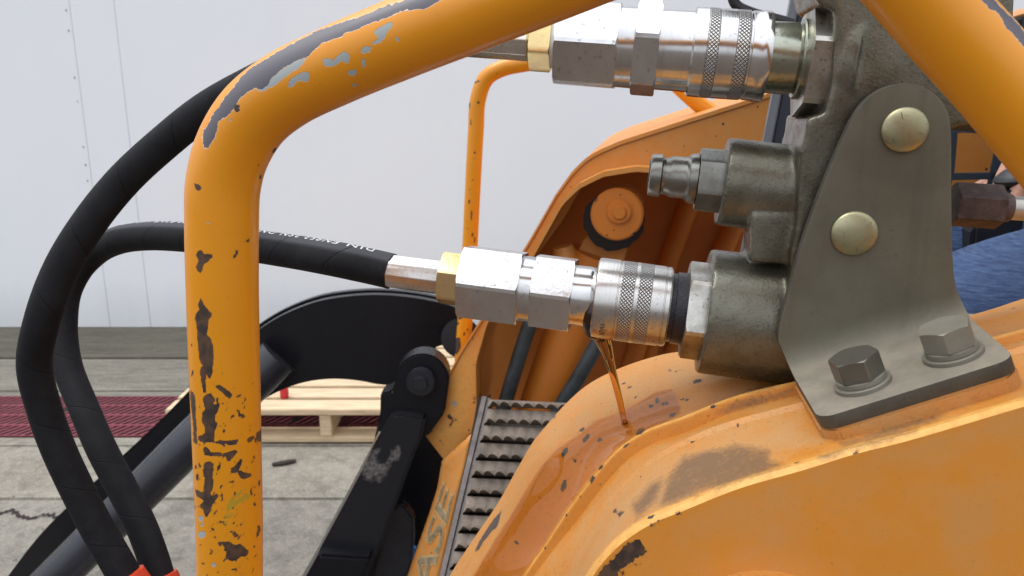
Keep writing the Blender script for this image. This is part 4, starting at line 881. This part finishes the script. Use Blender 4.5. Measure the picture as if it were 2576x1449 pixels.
# bracket: flange, bend and upright plate
FLf, FRf = M(2060, 1055, 0.347), M(2556, 900, 0.348); FLb, FRb = M(1990, 935, 0.412), M(2432, 794, 0.412)
nf = nrm(np.cross(FRf - FLf, NL)); nf = nf if nf[2] > 0 else -nf
PLf = [(1990, 935), (1968, 893), (1958, 860), (1961, 820), (1985, 730), (2015, 622), (2050, 520), (2085, 430), (2120, 350), (2150, 290), (2185, 246), (2230, 219), (2275, 209)]
PRt = [(2432, 794), (2414, 752), (2402, 705), (2396, 640), (2394, 560), (2393, 480), (2393, 400), (2392, 330), (2385, 285), (2362, 247), (2322, 219), (2300, 212), (2276, 209)]
NB = 44
cl = curve_pts([M(u, v, 0.412) for u, v in PLf], NB + 1); cr = curve_pts([M(u, v, 0.412) for u, v in PRt], NB + 1)
rowsb = []; KB = 40; rcn = 0.0075; fw_ = np.linalg.norm(FLf - FLb)
def row(L, R): return np.array([L * (1 - t) + R * t for t in np.linspace(0, 1, KB)])
ux = nrm(FRf - FLf)
for q in list(np.linspace(0, 1, 8) ** 1.6 * rcn) + list(np.linspace(rcn * 1.4, fw_ * 0.80, 8)):
    ins = rcn - math.sqrt(max(0, rcn ** 2 - max(0, rcn - q) ** 2)); f = q / fw_
    rowsb.append(row(FLf * (1 - f) + FLb * f + ux * ins, FRf * (1 - f) + FRb * f - ux * ins))
f0 = 0.80; La, Ra = FLf * (1 - f0) + FLb * f0, FRf * (1 - f0) + FRb * f0; i0 = 5
for t in np.linspace(0, 1, 11)[1:-1]:
    bz = lambda a, b, c: a * (1 - t) ** 2 + b * 2 * t * (1 - t) + c * t * t
    rowsb.append(row(bz(La, FLb, cl[i0]), bz(Ra, FRb, cr[i0])))
for i in range(i0, NB + 1): rowsb.append(row(cl[i], cr[i]))
brk = lp(strip_rows('coupler_bracket', rowsb, 'bracket', None, True, 50))
fix_normals(brk.data)
add_attr(brk, 'dust', np.concatenate([np.full(KB, max(0.0, 0.75 - 0.06 * max(0, i - 14))) for i in range(len(rowsb))]))
tmpn = brk.data.polygons[len(brk.data.polygons) // 2].normal
so = brk.modifiers.new('thickness', 'SOLIDIFY'); so.thickness = 0.0066; brk.data.materials.append(MAT['bracket_edge']); so.material_offset_rim = 1; so.offset = -1 if tmpn.dot(Vector(CAM - cl[10])) > 0 else 1
bv = brk.modifiers.new('edge', 'BEVEL'); bv.width = 0.0008; bv.segments = 2; bv.limit_method = 'ANGLE'; bv.angle_limit = math.radians(50)
padp = [FLf - ux * 0.0005, FRf + ux * 0.0005, FRb + ux * 0.0005, FLb - ux * 0.0005]
padp = [FLf + ux * 0.006 - NL * 0.0005, FRf - ux * 0.006 - NL * 0.0005, FRf + ux * 0.001 + NL * 0.006, FRb + ux * 0.001, FLb - ux * 0.001, FLf - ux * 0.001 + NL * 0.006]
pad = sub(prism('bracket_pad', [p - nf * 0.0069 for p in padp], -nf * 0.012, 'arm', None, 0.001), arm)
add_attr(pad, 'dust', np.full(len(pad.data.vertices), 0.55))
def flange_pt(u, v):
    r = ray(u, v); return CAM + r * (((FLf - CAM) @ nf) / (r @ nf))
class VAxis:
    def __init__(s, P, d, ref): s.P0 = P; s.d = nrm(d); s.n1 = nrm(ref - s.d * (ref @ s.d)); s.n2 = np.cross(s.d, s.n1)
    def at(s, u): return u
    def k(s, u): return 1.0
    def pt(s, t, r, th): return s.P0 + s.d * t + (s.n1 * math.cos(th) + s.n2 * math.sin(th)) * r
for (u, v, rot) in ((2171, 966, 12), (2398, 893, 40)):
    a = VAxis(flange_pt(u, v), nf, -NL)
    w = lathe('washer', a, [(0.0, 0.0128), (0.0018, 0.0128), (0.0022, 0.0124), (0.0022, 0.006)], 'hexbolt'); sub(w, brk)
    w = lathe('lock_washer', a, [(0.0023, 0.0108), (0.0024, 0.0112), (0.0046, 0.0112), (0.0048, 0.0108), (0.0048, 0.006)], 'hexbolt'); sub(w, brk)
    b = hexnut('hex_bolt', a, 0.0049, 0.0150, 0.0116, math.radians(rot), 'hexbolt_dark' if u < 2300 else 'hexbolt', rc=0.90, slope=2.2); sub(b, brk)
for (u, v) in ((2275, 327), (2148, 587)):
    c = M(u, v, 0.412); kk = dep(c) / F; R = 57 * kk; Hh = 0.0036
    a = VAxis(c + NL * 0.0005, -NL, ZZ)
    prof = [(0.0, R)] + [(0.0012 + Hh * math.sin(t), R * math.cos(t) ** 0.9) for t in np.linspace(0.02, math.pi / 2 - 0.02, 14)]
    b = sub(lathe('dome_bolt', a, prof, 'dome', seg=64), brk)
    for ang in (20, 140, 260, 80):
        t0 = math.radians(ang + (0 if u > 2200 else 50)); rr = R * 0.72
        p = lambda r, o: a.pt(0.0014 + Hh * math.sqrt(max(0, 1 - (r / R) ** 2.2)), r, t0 + o)
        q = [p(rr - R * 0.17, -0.03), p(rr + R * 0.12, -0.02), p(rr + R * 0.12, 0.02), p(rr - R * 0.17, 0.03)]
        sub(prism('grade_mark', q, -NL * 0.00035, 'dome', None), b)

# ------------------------------------------------------------------ the two hoses with their couplers
def coupler_parts(root, ax, spec):
    out = []
    for kind, nm, args, m in spec:
        o = lathe(nm, ax, args, m) if kind == 'l' else hexnut(nm, ax, *args, m)
        out.append(part(o, root))
    return out
def crimp(th, r, i): return r * (0.965 + 0.045 * abs(math.cos(4 * th)) ** 6)
def crimped(ax, prof, root):
    o = lathe('ferrule', ax, prof, 'ferrule', seg=96, fn=crimp); return part(o, root)
hoseL = thing('hydraulic_hose', tuple(axL.P0), 'black hydraulic hose with white print, plugged into the leaking lower coupler', 'hose', 'hydraulic hoses on the coupler block')
crimped(axL, [(962, 38), (964, 42.5), (1060, 43), (1100, 43.5), (1108, 44), (1111, 40), (1116, 30)], hoseL)
ADG = math.radians
coupler_parts(hoseL, axL, [
    ('h', 'hex_nut', (1113, 1165, 70, ADG(26)), 'zinc'), ('l', 'seal_tape', [(1160, 55), (1162, 60), (1170, 61), (1172, 55)], 'tape'),
    ('h', 'coupler_hex', (1166, 1314, 101, ADG(8)), 'steel'), ('l', 'coupler_neck', [(1300, 70), (1303, 82), (1350, 82), (1354, 70)], 'satin'),
    ('h', 'coupler_hex', (1344, 1443, 101, ADG(8)), 'steel'), ('l', 'coupler_body', [(1425, 60), (1428, 75), (1480, 76), (1492, 74), (1500, 70), (1512, 60)], 'satin'),
    ('l', 'coupler_sleeve', [(1497, 70), (1497, 96), (1500, 101), (1504, 102), (1551, 102), (1552, 99), (1554, 99), (1555, 101), (1559, 101), (1559.5, 100), (1592, 100), (1592.5, 102), (1601, 102), (1601.5, 100), (1634, 100), (1634.5, 101), (1664, 101), (1665, 98.5), (1667, 98.5), (1668, 100), (1678, 100), (1682, 97), (1682, 70)], 'brushed'),
    ('l', 'knurled_band', [(1560, 99), (1560, 101.5), (1591.5, 101.5), (1591.5, 99)], 'knurl'), ('l', 'knurled_band', [(1602, 99), (1602, 101.5), (1633.5, 101.5), (1633.5, 99)], 'knurl')])
tv, tf = text_mesh('MADE', 1.0); k0 = axL.k(1525) ; R0 = 102.6 * k0; tc = axL.at(1520)
V3 = [axL.pt(tc + y * 18 * k0, R0, math.radians(-22) - x * 17 * k0 / R0) for x, y, _ in tv]
part(lettering('stamped_word', V3, tf, 'engrave', None), hoseL)
hoseU = thing('hydraulic_hose', tuple(axU.P0), 'black hydraulic hose rising behind the guard bar to the upper coupler', 'hose', 'hydraulic hoses on the coupler block')
crimped(axU, [(1150, 43), (1152, 48), (1290, 48.5), (1330, 49), (1335, 45), (1342, 34)], hoseU)
coupler_parts(hoseU, axU, [
    ('h', 'hex_nut', (1339, 1391, 75, ADG(40)), 'zinc'), ('l', 'seal_tape', [(1386, 56), (1389, 61), (1405, 62), (1407, 55)], 'tape'),
    ('h', 'coupler_hex', (1404, 1556, 115, ADG(1)), 'steel'), ('l', 'coupler_neck', [(1545, 80), (1548, 97), (1600, 98), (1604, 80)], 'satin'),
    ('h', 'coupler_hex', (1596, 1657, 120, ADG(14)), 'steel'), ('l', 'coupler_body', [(1645, 80), (1650, 97), (1740, 98), (1748, 80)], 'satin'),
    ('l', 'coupler_sleeve', [(1736, 80), (1736, 104), (1740, 108), (1770, 109), (1772, 107), (1797, 107), (1799, 109), (1840, 109), (1842, 107), (1870, 107), (1872, 109), (1874, 106), (1878, 106), (1880, 108), (1902, 109), (1906, 111), (1920, 111), (1928, 108), (1930, 98), (1930, 80)], 'satin'),
    ('l', 'knurled_band', [(1773, 105), (1773, 109), (1796.5, 109), (1796.5, 105)], 'knurl'), ('l', 'knurled_band', [(1843, 105), (1843, 109), (1869.5, 109), (1869.5, 105)], 'knurl')])
HR = 0.0111
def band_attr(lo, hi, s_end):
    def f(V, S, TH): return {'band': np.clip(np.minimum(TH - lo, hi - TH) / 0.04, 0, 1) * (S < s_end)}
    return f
pL = [M(985, 682.5, 0.455), M(940, 672, 0.456)] + [D(u, v, d) for u, v, d in [(860, 655, 0.492), (760, 637, 0.510), (650, 620, 0.53), (560, 606, 0.55), (460, 596, 0.58), (370, 594, 0.605), (300, 604, 0.625), (240, 634, 0.65), (198, 676, 0.655), (168, 735, 0.655), (158, 810, 0.65), (162, 880, 0.645), (174, 935, 0.64), (210, 1024, 0.63), (253, 1124, 0.62), (305, 1224, 0.615), (356, 1324, 0.61), (392, 1424, 0.605), (420, 1530, 0.60)]]
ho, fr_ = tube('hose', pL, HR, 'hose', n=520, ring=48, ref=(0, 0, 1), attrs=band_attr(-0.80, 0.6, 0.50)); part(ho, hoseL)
# print along the upper side of the hose, read from the coupler outwards
Cc, Tt, Nn, Bb, ss = fr_['C'], fr_['T'], fr_['N'], fr_['B'], fr_['s']
def on_hose(s, th, r):
    i = np.interp(s, ss, np.arange(len(ss))); i0_ = int(min(math.floor(i), len(ss) - 2)); f = i - i0_
    lerp = lambda A: A[i0_] * (1 - f) + A[i0_ + 1] * f
    return lerp(Cc) + (lerp(Nn) * math.cos(th) + lerp(Bb) * math.sin(th)) * r
s_start = 0.012
tv, tf = text_mesh('DIN EN853 2SN DN6  EXCEED SAE 100 R2AT 1/4" WP MAX 400 BAR', 1.0, 0.012, 0.0, 1.25)
V3 = [on_hose(s_start + x * 0.0088, -0.06 - (y - 0.35) * 0.0078 / HR, HR + 0.00015) for x, y, _ in tv]
sub(lettering('hose_print', V3, tf, 'white_print', None), ho)
pU = [axU.pt(axU.at(1175), 0, 0), axU.pt(axU.at(1120), 0, 0)] + [D(u, v, d) for u, v, d in [(1030, 90, 0.475), (900, 108, 0.49), (760, 152, 0.505), (640, 208, 0.515), (520, 275, 0.522), (410, 362, 0.526), (310, 455, 0.528), (225, 560, 0.528), (155, 675, 0.528), (108, 800, 0.53), (87, 920, 0.545), (110, 1024, 0.555), (145, 1124, 0.56), (191, 1224, 0.565), (242, 1324, 0.57), (300, 1424, 0.573), (356, 1530, 0.575)]]
ho2, _ = tube('hose', pU, HR, 'hose', n=520, ring=48, ref=(0, 0, 1)); part(ho2, hoseU)
def red_cap(root, P, Q, r):
    o, _ = tube('red_sleeve', [P, P * 0.9 + Q * 0.1, Q], [r * 0.92, r, r, r, r], 'red', n=12, ring=32, spline=False, cap=True); part(o, root)
red_cap(hoseU, D(318, 1447, 0.570), D(385, 1570, 0.575), 0.0135)
red_cap(hoseL, D(400, 1450, 0.601), D(440, 1580, 0.60), 0.0145)

# ------------------------------------------------------------------ black attachment in front of the loader
att = thing('loader_attachment', (float(W(700, 1300, 1.7)[0]), 1.7, 0), 'glossy black curved attachment with a pinned leg in front of the loader', 'attachment')
ao = [(-120, 1640), (20, 1449), (110, 1335), (240, 1210), (400, 1060), (480, 978), (560, 893), (655, 814), (720, 776), (800, 746), (880, 733), (960, 730), (1060, 740), (1150, 763), (1186, 790)]
ai = [(1178, 832), (1150, 850), (1126, 866), (1100, 870), (1080, 900), (1040, 960), (965, 968), (900, 957), (830, 953), (760, 963), (700, 985), (655, 1010), (560, 1085), (480, 1150), (330, 1300), (190, 1449), (60, 1640)]
aof = [tuple(p) for p in curve_pts(ao, 60)]; aif = [tuple(p) for p in curve_pts(ai, 50)]
yA = 1.72
def crescent(y, vo, vi):
    O = resample([W(u, v + vo, y) for u, v in curve_pts(ao, 120)], 90); I = resample([W(u, v + vi, y) for u, v in curve_pts(ai[::-1], 120)], 90)
    t = np.array([0, 0.02, 0])
    o = strip_rows('curved_plate', [O, O * 0.5 + I * 0.5, I, I + t, O * 0.5 + I * 0.5 + t, O + t, O], 'black', None, True, 30)
    fix_normals(o.data); o.data.set_sharp_from_angle(angle=math.radians(30)); return part(o, att)
crescent(yA, 12, 0); crescent(yA + 0.12, 0, -4)
part(tube('cross_tube', [W(700, 897, 1.70), W(480, 1112, 1.63), W(75, 1520, 1.53), W(-60, 1656, 1.50)], [0.047, 0.046, 0.044, 0.0435], 'blackgrey', n=40, ring=48, spline=False)[0], att)
yG = 1.42
hd = [(1062 + 68 * math.cos(t), 958 - 68 * math.sin(t)) for t in np.linspace(0.0, math.pi * 1.02, 20)]
leg = part(prism('leg', [W(u, v, yG) for u, v in [(1118, 1040)] + hd + [(984, 985), (957, 990), (955, 1068), (947, 1086), (1010, 1100), (1075, 1100)]], np.array([0, 0.05, 0]), 'black', None, 0.004), att)
for nm, r, h, m in (('pin_collar', 36, 0.018, 'blackgrey'), ('pin_end', 18, 0.026, 'blackgrey')):
    c = W(1060, 955, yG); kk = dep(c) / F
    cyo = prism(nm, [c + np.array([math.cos(t) * r * kk, -h, math.sin(t) * r * kk]) for t in np.linspace(0, 2 * math.pi, 32, endpoint=False)], np.array([0, h, 0]), m, None, 0.003); cyo.parent = leg; cyo.matrix_parent_inverse = Matrix.Identity(4)
lb = prism('leg_beam', [W(u, v, yG - 0.02) for u, v in [(985, 1040), (1072, 1050), (1062, 1100), (1040, 1150), (1000, 1260), (960, 1370), (925, 1449), (850, 1640), (660, 1640), (770, 1449), (800, 1390), (905, 1195), (945, 1110)]], np.array([0, 0.11, 0]), 'beam', None, 0.006)
bm = bmesh.new(); bm.from_mesh(lb.data)
for _ in range(4):
    long = [e for e in bm.edges if e.calc_length() > 0.007]
    bmesh.ops.subdivide_edges(bm, edges=long, cuts=1, use_grid_fill=True); bmesh.ops.triangulate(bm, faces=[f for f in bm.faces if len(f.verts) > 4])
bm.to_mesh(lb.data); bm.free(); lb.data.set_sharp_from_angle(angle=math.radians(30)); part(lb, att)
wear(lb, bare=([[(905, 1195), (922, 1165), (940, 1130), (955, 1128), (950, 1150), (958, 1165), (972, 1158), (985, 1135), (1005, 1118), (1010, 1130), (1000, 1160), (985, 1168), (970, 1190), (955, 1215), (945, 1200), (930, 1212), (915, 1208)]], 30.0))
part(prism('clamp_block', [W(u, v, yG - 0.05) for u, v in [(800, 1396), (935, 1405), (905, 1470), (860, 1640), (690, 1640), (770, 1450)]], np.array([0, 0.05, 0]), 'black', None, 0.006), att)
part(prism('stop_plate', [W(u, v, yG + 0.03) for u, v in [(978, 1290), (1003, 1268), (1020, 1275), (1040, 1305), (1040, 1370), (1010, 1640), (900, 1640)]], np.array([0, 0.03, 0]), 'blackgrey', None, 0.004), att)
part(prism('dark_backing', [W(u, v, 1.60) for u, v in [(960, 1020), (1080, 1040), (1125, 1130), (1135, 1250), (1080, 1449), (1040, 1660), (820, 1660), (900, 1300)]], np.array([0, 0.03, 0]), 'black', None, 0.003), att)  # black sheet added to stand in for the dark interior behind the leg
part(tube('pivot_boss', [W(1160, 850, 1.70), W(1165, 850, 1.85)], 0.045, 'black', n=4, ring=32, spline=False)[0], att)
bl, _ = tube('blue_cap', [W(1030, 1410, 1.50), W(1038, 1375, 1.50)], 0.008, 'blue', n=4, ring=16, spline=False); part(bl, att)

# ------------------------------------------------------------------ the operator, seated in the cab
pr = thing('person', tuple(M(2800, 900, 0.98)), 'seated operator in blue jeans with a hand on the black joystick', 'person')
def skin_mesh(name, verts, edges_, radii, mat, root, levels=2, rootv=0):
    me = bpy.data.meshes.new(name); me.from_pydata([tuple(map(float, v)) for v in verts], edges_, [])
    ob = bpy.data.objects.new(name, me); COL.objects.link(ob)
    sk_ = ob.modifiers.new('skin', 'SKIN'); sk_.use_smooth_shade = True
    lay = me.skin_vertices[0].data
    for i, r in enumerate(radii): lay[i].radius = (r, r) if not isinstance(r, tuple) else r
    for x in lay: x.use_root = False
    lay[rootv].use_root = True
    sb = ob.modifiers.new('sub', 'SUBSURF'); sb.levels = levels; sb.render_levels = levels
    out = bpy.data.meshes.new_from_object(ob.evaluated_get(bpy.context.evaluated_depsgraph_get()))
    bpy.data.objects.remove(ob); bpy.data.meshes.remove(me); out.name = name; out.materials.clear()
    return part(link(name, out, mat, None, True, 180), root)
hip = M(2960, 640, 1.0); kneeN = M(2320, 762, 0.965); kneeF = M(2320, 762, 0.965) + NL * 0.26 + ZZ * 0.02
up = ZZ; fwd = -AX
def seated(off, radd):
    V = [hip, hip + up * 0.16 - fwd * 0.02, hip + up * 0.34 - fwd * 0.04, hip + up * 0.46 - fwd * 0.03]
    return V
tors = seated(0, 0)
hN, hF = hip - NL * 0.09, hip + NL * 0.11
footN, footF = kneeN - up * 0.42 + fwd * 0.02, kneeF - up * 0.42 + fwd * 0.02
legV = [hip, hN, (hN + kneeN) / 2, kneeN, kneeN - up * 0.21, footN, hF, (hF + kneeF) / 2, kneeF, kneeF - up * 0.21, footF]
legE = [(0, 1), (1, 2), (2, 3), (3, 4), (4, 5), (0, 6), (6, 7), (7, 8), (8, 9), (9, 10)]
skin_mesh('jeans', legV, legE, [0.135, 0.092, 0.084, 0.064, 0.058, 0.05, 0.092, 0.084, 0.064, 0.058, 0.05], 'denim', pr, 3)
shN, shF = tors[3] - NL * 0.19, tors[3] + NL * 0.19
hand = M(2715, 268, 0.80); elbN = hand - fwd * 0.25 - up * 0.06 + NL * 0.02
handF = hip + fwd * 0.06 + NL * 0.24 + up * 0.06; elbF = shF - up * 0.24 - fwd * 0.14
shirtV = tors + [shN, elbN, elbN * 0.55 + hand * 0.45, shF, elbF, elbF * 0.5 + handF * 0.5]
skin_mesh('shirt', shirtV, [(0, 1), (1, 2), (2, 3), (3, 4), (4, 5), (5, 6), (3, 7), (7, 8), (8, 9)], [0.135, 0.145, 0.15, 0.10, 0.065, 0.05, 0.042, 0.065, 0.05, 0.042], 'shirt', pr)
nk = tors[3] + up * 0.07; hdc = nk + up * 0.10 + fwd * 0.02
kd = nrm(M(2556, 424, 0.80) - hand)
bodyV = tors + [nk, hdc - up * 0.03 + fwd * 0.02, hdc + up * 0.05, shN, elbN, hand * 0.88 + elbN * 0.12, hand, shF, elbF, handF * 0.85 + elbF * 0.15, handF, hN, kneeN, footN, hF, kneeF, footF]
bodyE = [(0, 1), (1, 2), (2, 3), (3, 4), (4, 5), (5, 6), (3, 7), (7, 8), (8, 9), (9, 10), (3, 11), (11, 12), (12, 13), (13, 14), (0, 15), (15, 16), (16, 17), (0, 18), (18, 19), (19, 20)]
bodyR = [0.12, 0.13, 0.135, 0.085, 0.052, 0.085, 0.09, 0.055, 0.04, 0.027, 0.034, 0.055, 0.04, 0.027, 0.034, 0.08, 0.052, 0.04, 0.08, 0.052, 0.04]
def fingers(base, dirv, sidev, curl, bi):
    for k in range(4):
        o_ = base + sidev * (0.021 * (1.5 - k)); L = (0.026, 0.030, 0.028, 0.021)[k]
        a_ = o_ + dirv * 0.035; b_ = a_ + nrm(dirv + curl * 0.6) * L; c_ = b_ + nrm(dirv * 0.4 + curl) * L * 0.85; e_ = c_ + nrm(curl - dirv * 0.3) * L * 0.6
        n0 = len(bodyV); bodyV.extend([a_, b_, c_, e_]); bodyR.extend([0.0095, 0.009, 0.0082, 0.007]); bodyE.extend([(bi, n0), (n0, n0 + 1), (n0 + 1, n0 + 2), (n0 + 2, n0 + 3)])
    n0 = len(bodyV); t0 = base - dirv * 0.01 + sidev * 0.034
    bodyV.extend([t0, t0 + nrm(dirv + sidev * 0.6 + curl * 0.5) * 0.032, t0 + nrm(dirv + sidev * 0.1 + curl) * 0.058]); bodyR.extend([0.011, 0.0095, 0.008]); bodyE.extend([(bi, n0), (n0, n0 + 1), (n0 + 1, n0 + 2)])
hd_dir = nrm(hand - elbN); fingers(hand, kd, NL, nrm(kd * 0.5 - up), 10)
hf_dir = nrm(handF - elbF); fingers(handF, nrm(fwd - up * 0.1), NL, nrm(-up + fwd * 0.3), 14)
body = skin_mesh('body', bodyV, bodyE, bodyR, 'skin', pr)
hv = [hdc + up * 0.075 - fwd * 0.03, hdc + up * 0.03 - fwd * 0.065, hdc + up * 0.085 + fwd * 0.03]
skin_mesh('hair', hv, [(0, 1), (0, 2)], [0.082, 0.07, 0.065], 'hair', pr)
for hsgn in (-1, 1):
    e = hdc + fwd * 0.106 + NL * 0.032 * hsgn + up * 0.02; o, _ = tube('eye', [e, e + fwd * 0.008], [0.010, 0.006], 'white_print', n=3, ring=10, spline=False); part(o, pr)
    e = hdc + NL * 0.094 * hsgn + up * 0.01; o, _ = tube('ear', [e - up * 0.028, e, e + up * 0.028], [0.006, 0.014, 0.008], 'skin', n=8, ring=10); part(o, pr)
o, _ = tube('nose', [hdc + fwd * 0.10 + up * 0.015, hdc + fwd * 0.122 - up * 0.02, hdc + fwd * 0.105 - up * 0.028], [0.006, 0.013, 0.009], 'skin', n=8, ring=12); part(o, pr)
for ft in (footN, footF):
    o, _ = tube('boot', [ft - fwd * 0.06 - up * 0.03, ft - up * 0.035, ft + fwd * 0.10 - up * 0.045, ft + fwd * 0.17 - up * 0.055], [0.045, 0.05, 0.042, 0.025], 'boot', n=14, ring=16); part(o, pr)

# ------------------------------------------------------------------ leaking oil
stream, _ = tube('oil_stream', [M(1510, 836, 0.452), M(1515, 852, 0.452), M(1524, 875, 0.452), M(1534, 910, 0.452), M(1546, 955, 0.453), M(1558, 1003, 0.454), M(1568, 1047, 0.453), M(1572, 1066, 0.450)], [0.0052, 0.0042, 0.0030, 0.0024, 0.0022, 0.0020, 0.0019, 0.0019], 'oil', n=50, ring=20)
tag(stream, 'thin amber stream of oil falling from the lower coupler onto the arm', 'oil')
blob, _ = tube('oil_bead', [M(1494, 752, 0.4395), M(1488, 790, 0.440), M(1492, 822, 0.446), M(1506, 842, 0.450), M(1518, 848, 0.452)], [0.0012, 0.0042, 0.0056, 0.0058, 0.0030], 'darkoil', n=30, ring=20)
tag(blob, 'dark wet oil clinging between the coupler body and its knurled sleeve', 'oil')
for (u, v, ax_, w, lab) in ((1632, 851, axL, 15, 'small oil drop hanging under the lower coupler sleeve'), (1885, 238, axU, 24, 'dark oil drop hanging under the upper coupler sleeve')):
    k_ = ax_.k(u); c = M(u, v, 0.452)
    o, _ = tube('oil_drop', [c - ax_.d * w * k_, c - ZZ * 3 * k_, c + ax_.d * w * k_], [0.0002, 5 * k_, 7 * k_, 5 * k_, 0.0002], 'oil', n=16, ring=16); tag(o, lab, 'oil')
# film spreading over the arm: follows the arm's own surface, a fraction of a millimetre above it
def spill(name, polys, i0, i1, label, lift=0.0007):
    me = arm.data; k = NA; V = []; Fc = []; fa = []; idx = {}
    co = np.array([v.co[:] for v in me.vertices]); 
    R_ = co[:len(rows_) * k].reshape(len(rows_), k, 3)
    A = R_[i0:i1 + 1]
    du_ = np.gradient(A, axis=0); dv_ = np.gradient(A, axis=1); nn = np.cross(du_, dv_); nn /= np.linalg.norm(nn, axis=2)[..., None] + 1e-12
    nn[nn[..., 2] < 0] *= -1
    U_, V_ = proj(A.reshape(-1, 3)); U_ = U_.reshape(A.shape[:2]); V_ = V_.reshape(A.shape[:2])
    sd = np.max([sdf_poly(U_, V_, p) for p in polys], axis=0)
    hgt = np.clip(sd / 14, 0, 1) ** 0.5 * lift + 0.00025
    dist = np.hypot(U_ - 1570, (V_ - 1050) * 1.6)
    hgt = hgt + 0.00035 * np.sin(dist * 0.30) * np.exp(-dist / 38) + 0.0004 * np.exp(-(dist / 22) ** 2)
    mp = curve_pts([(1452, 1252, 0), (1468, 1212, 0), (1482, 1165, 0), (1505, 1127, 0), (1535, 1106, 0), (1570, 1103, 0), (1606, 1099, 0)], 60)
    dm_ = np.min([np.hypot(U_ - p[0], V_ - p[1]) for p in mp], axis=0); hgt = hgt + 0.0011 * np.exp(-(dm_ / 8.0) ** 2)
    Bm = A + nn * hgt[..., None]
    keep = sd > -12
    for i in range(A.shape[0] - 1):
        for j in range(k - 1):
            if keep[i, j] or keep[i + 1, j] or keep[i, j + 1] or keep[i + 1, j + 1]:
                f = []
                for (a, b) in ((i, j), (i, j + 1), (i + 1, j + 1), (i + 1, j)):
                    if (a, b) not in idx: idx[(a, b)] = len(V); V.append(Bm[a, b]); fa.append(np.clip(0.5 + sd[a, b] / 14, 0, 1))
                    f.append(idx[(a, b)])
                Fc.append(tuple(f))
    o = mesh_obj(name, V, Fc, 'film', None, True, 180, {'film': fa}); tag(o, label, 'oil'); return o
ib = 1 + 3 + 14 + 2 + 8 + 4          # first row of the channel between the ridge and the crest
spill('oil_spill', OILP, ib, ib + 2 + 20 + 12, 'glossy amber oil pooling and running down the worn arm below the stream')
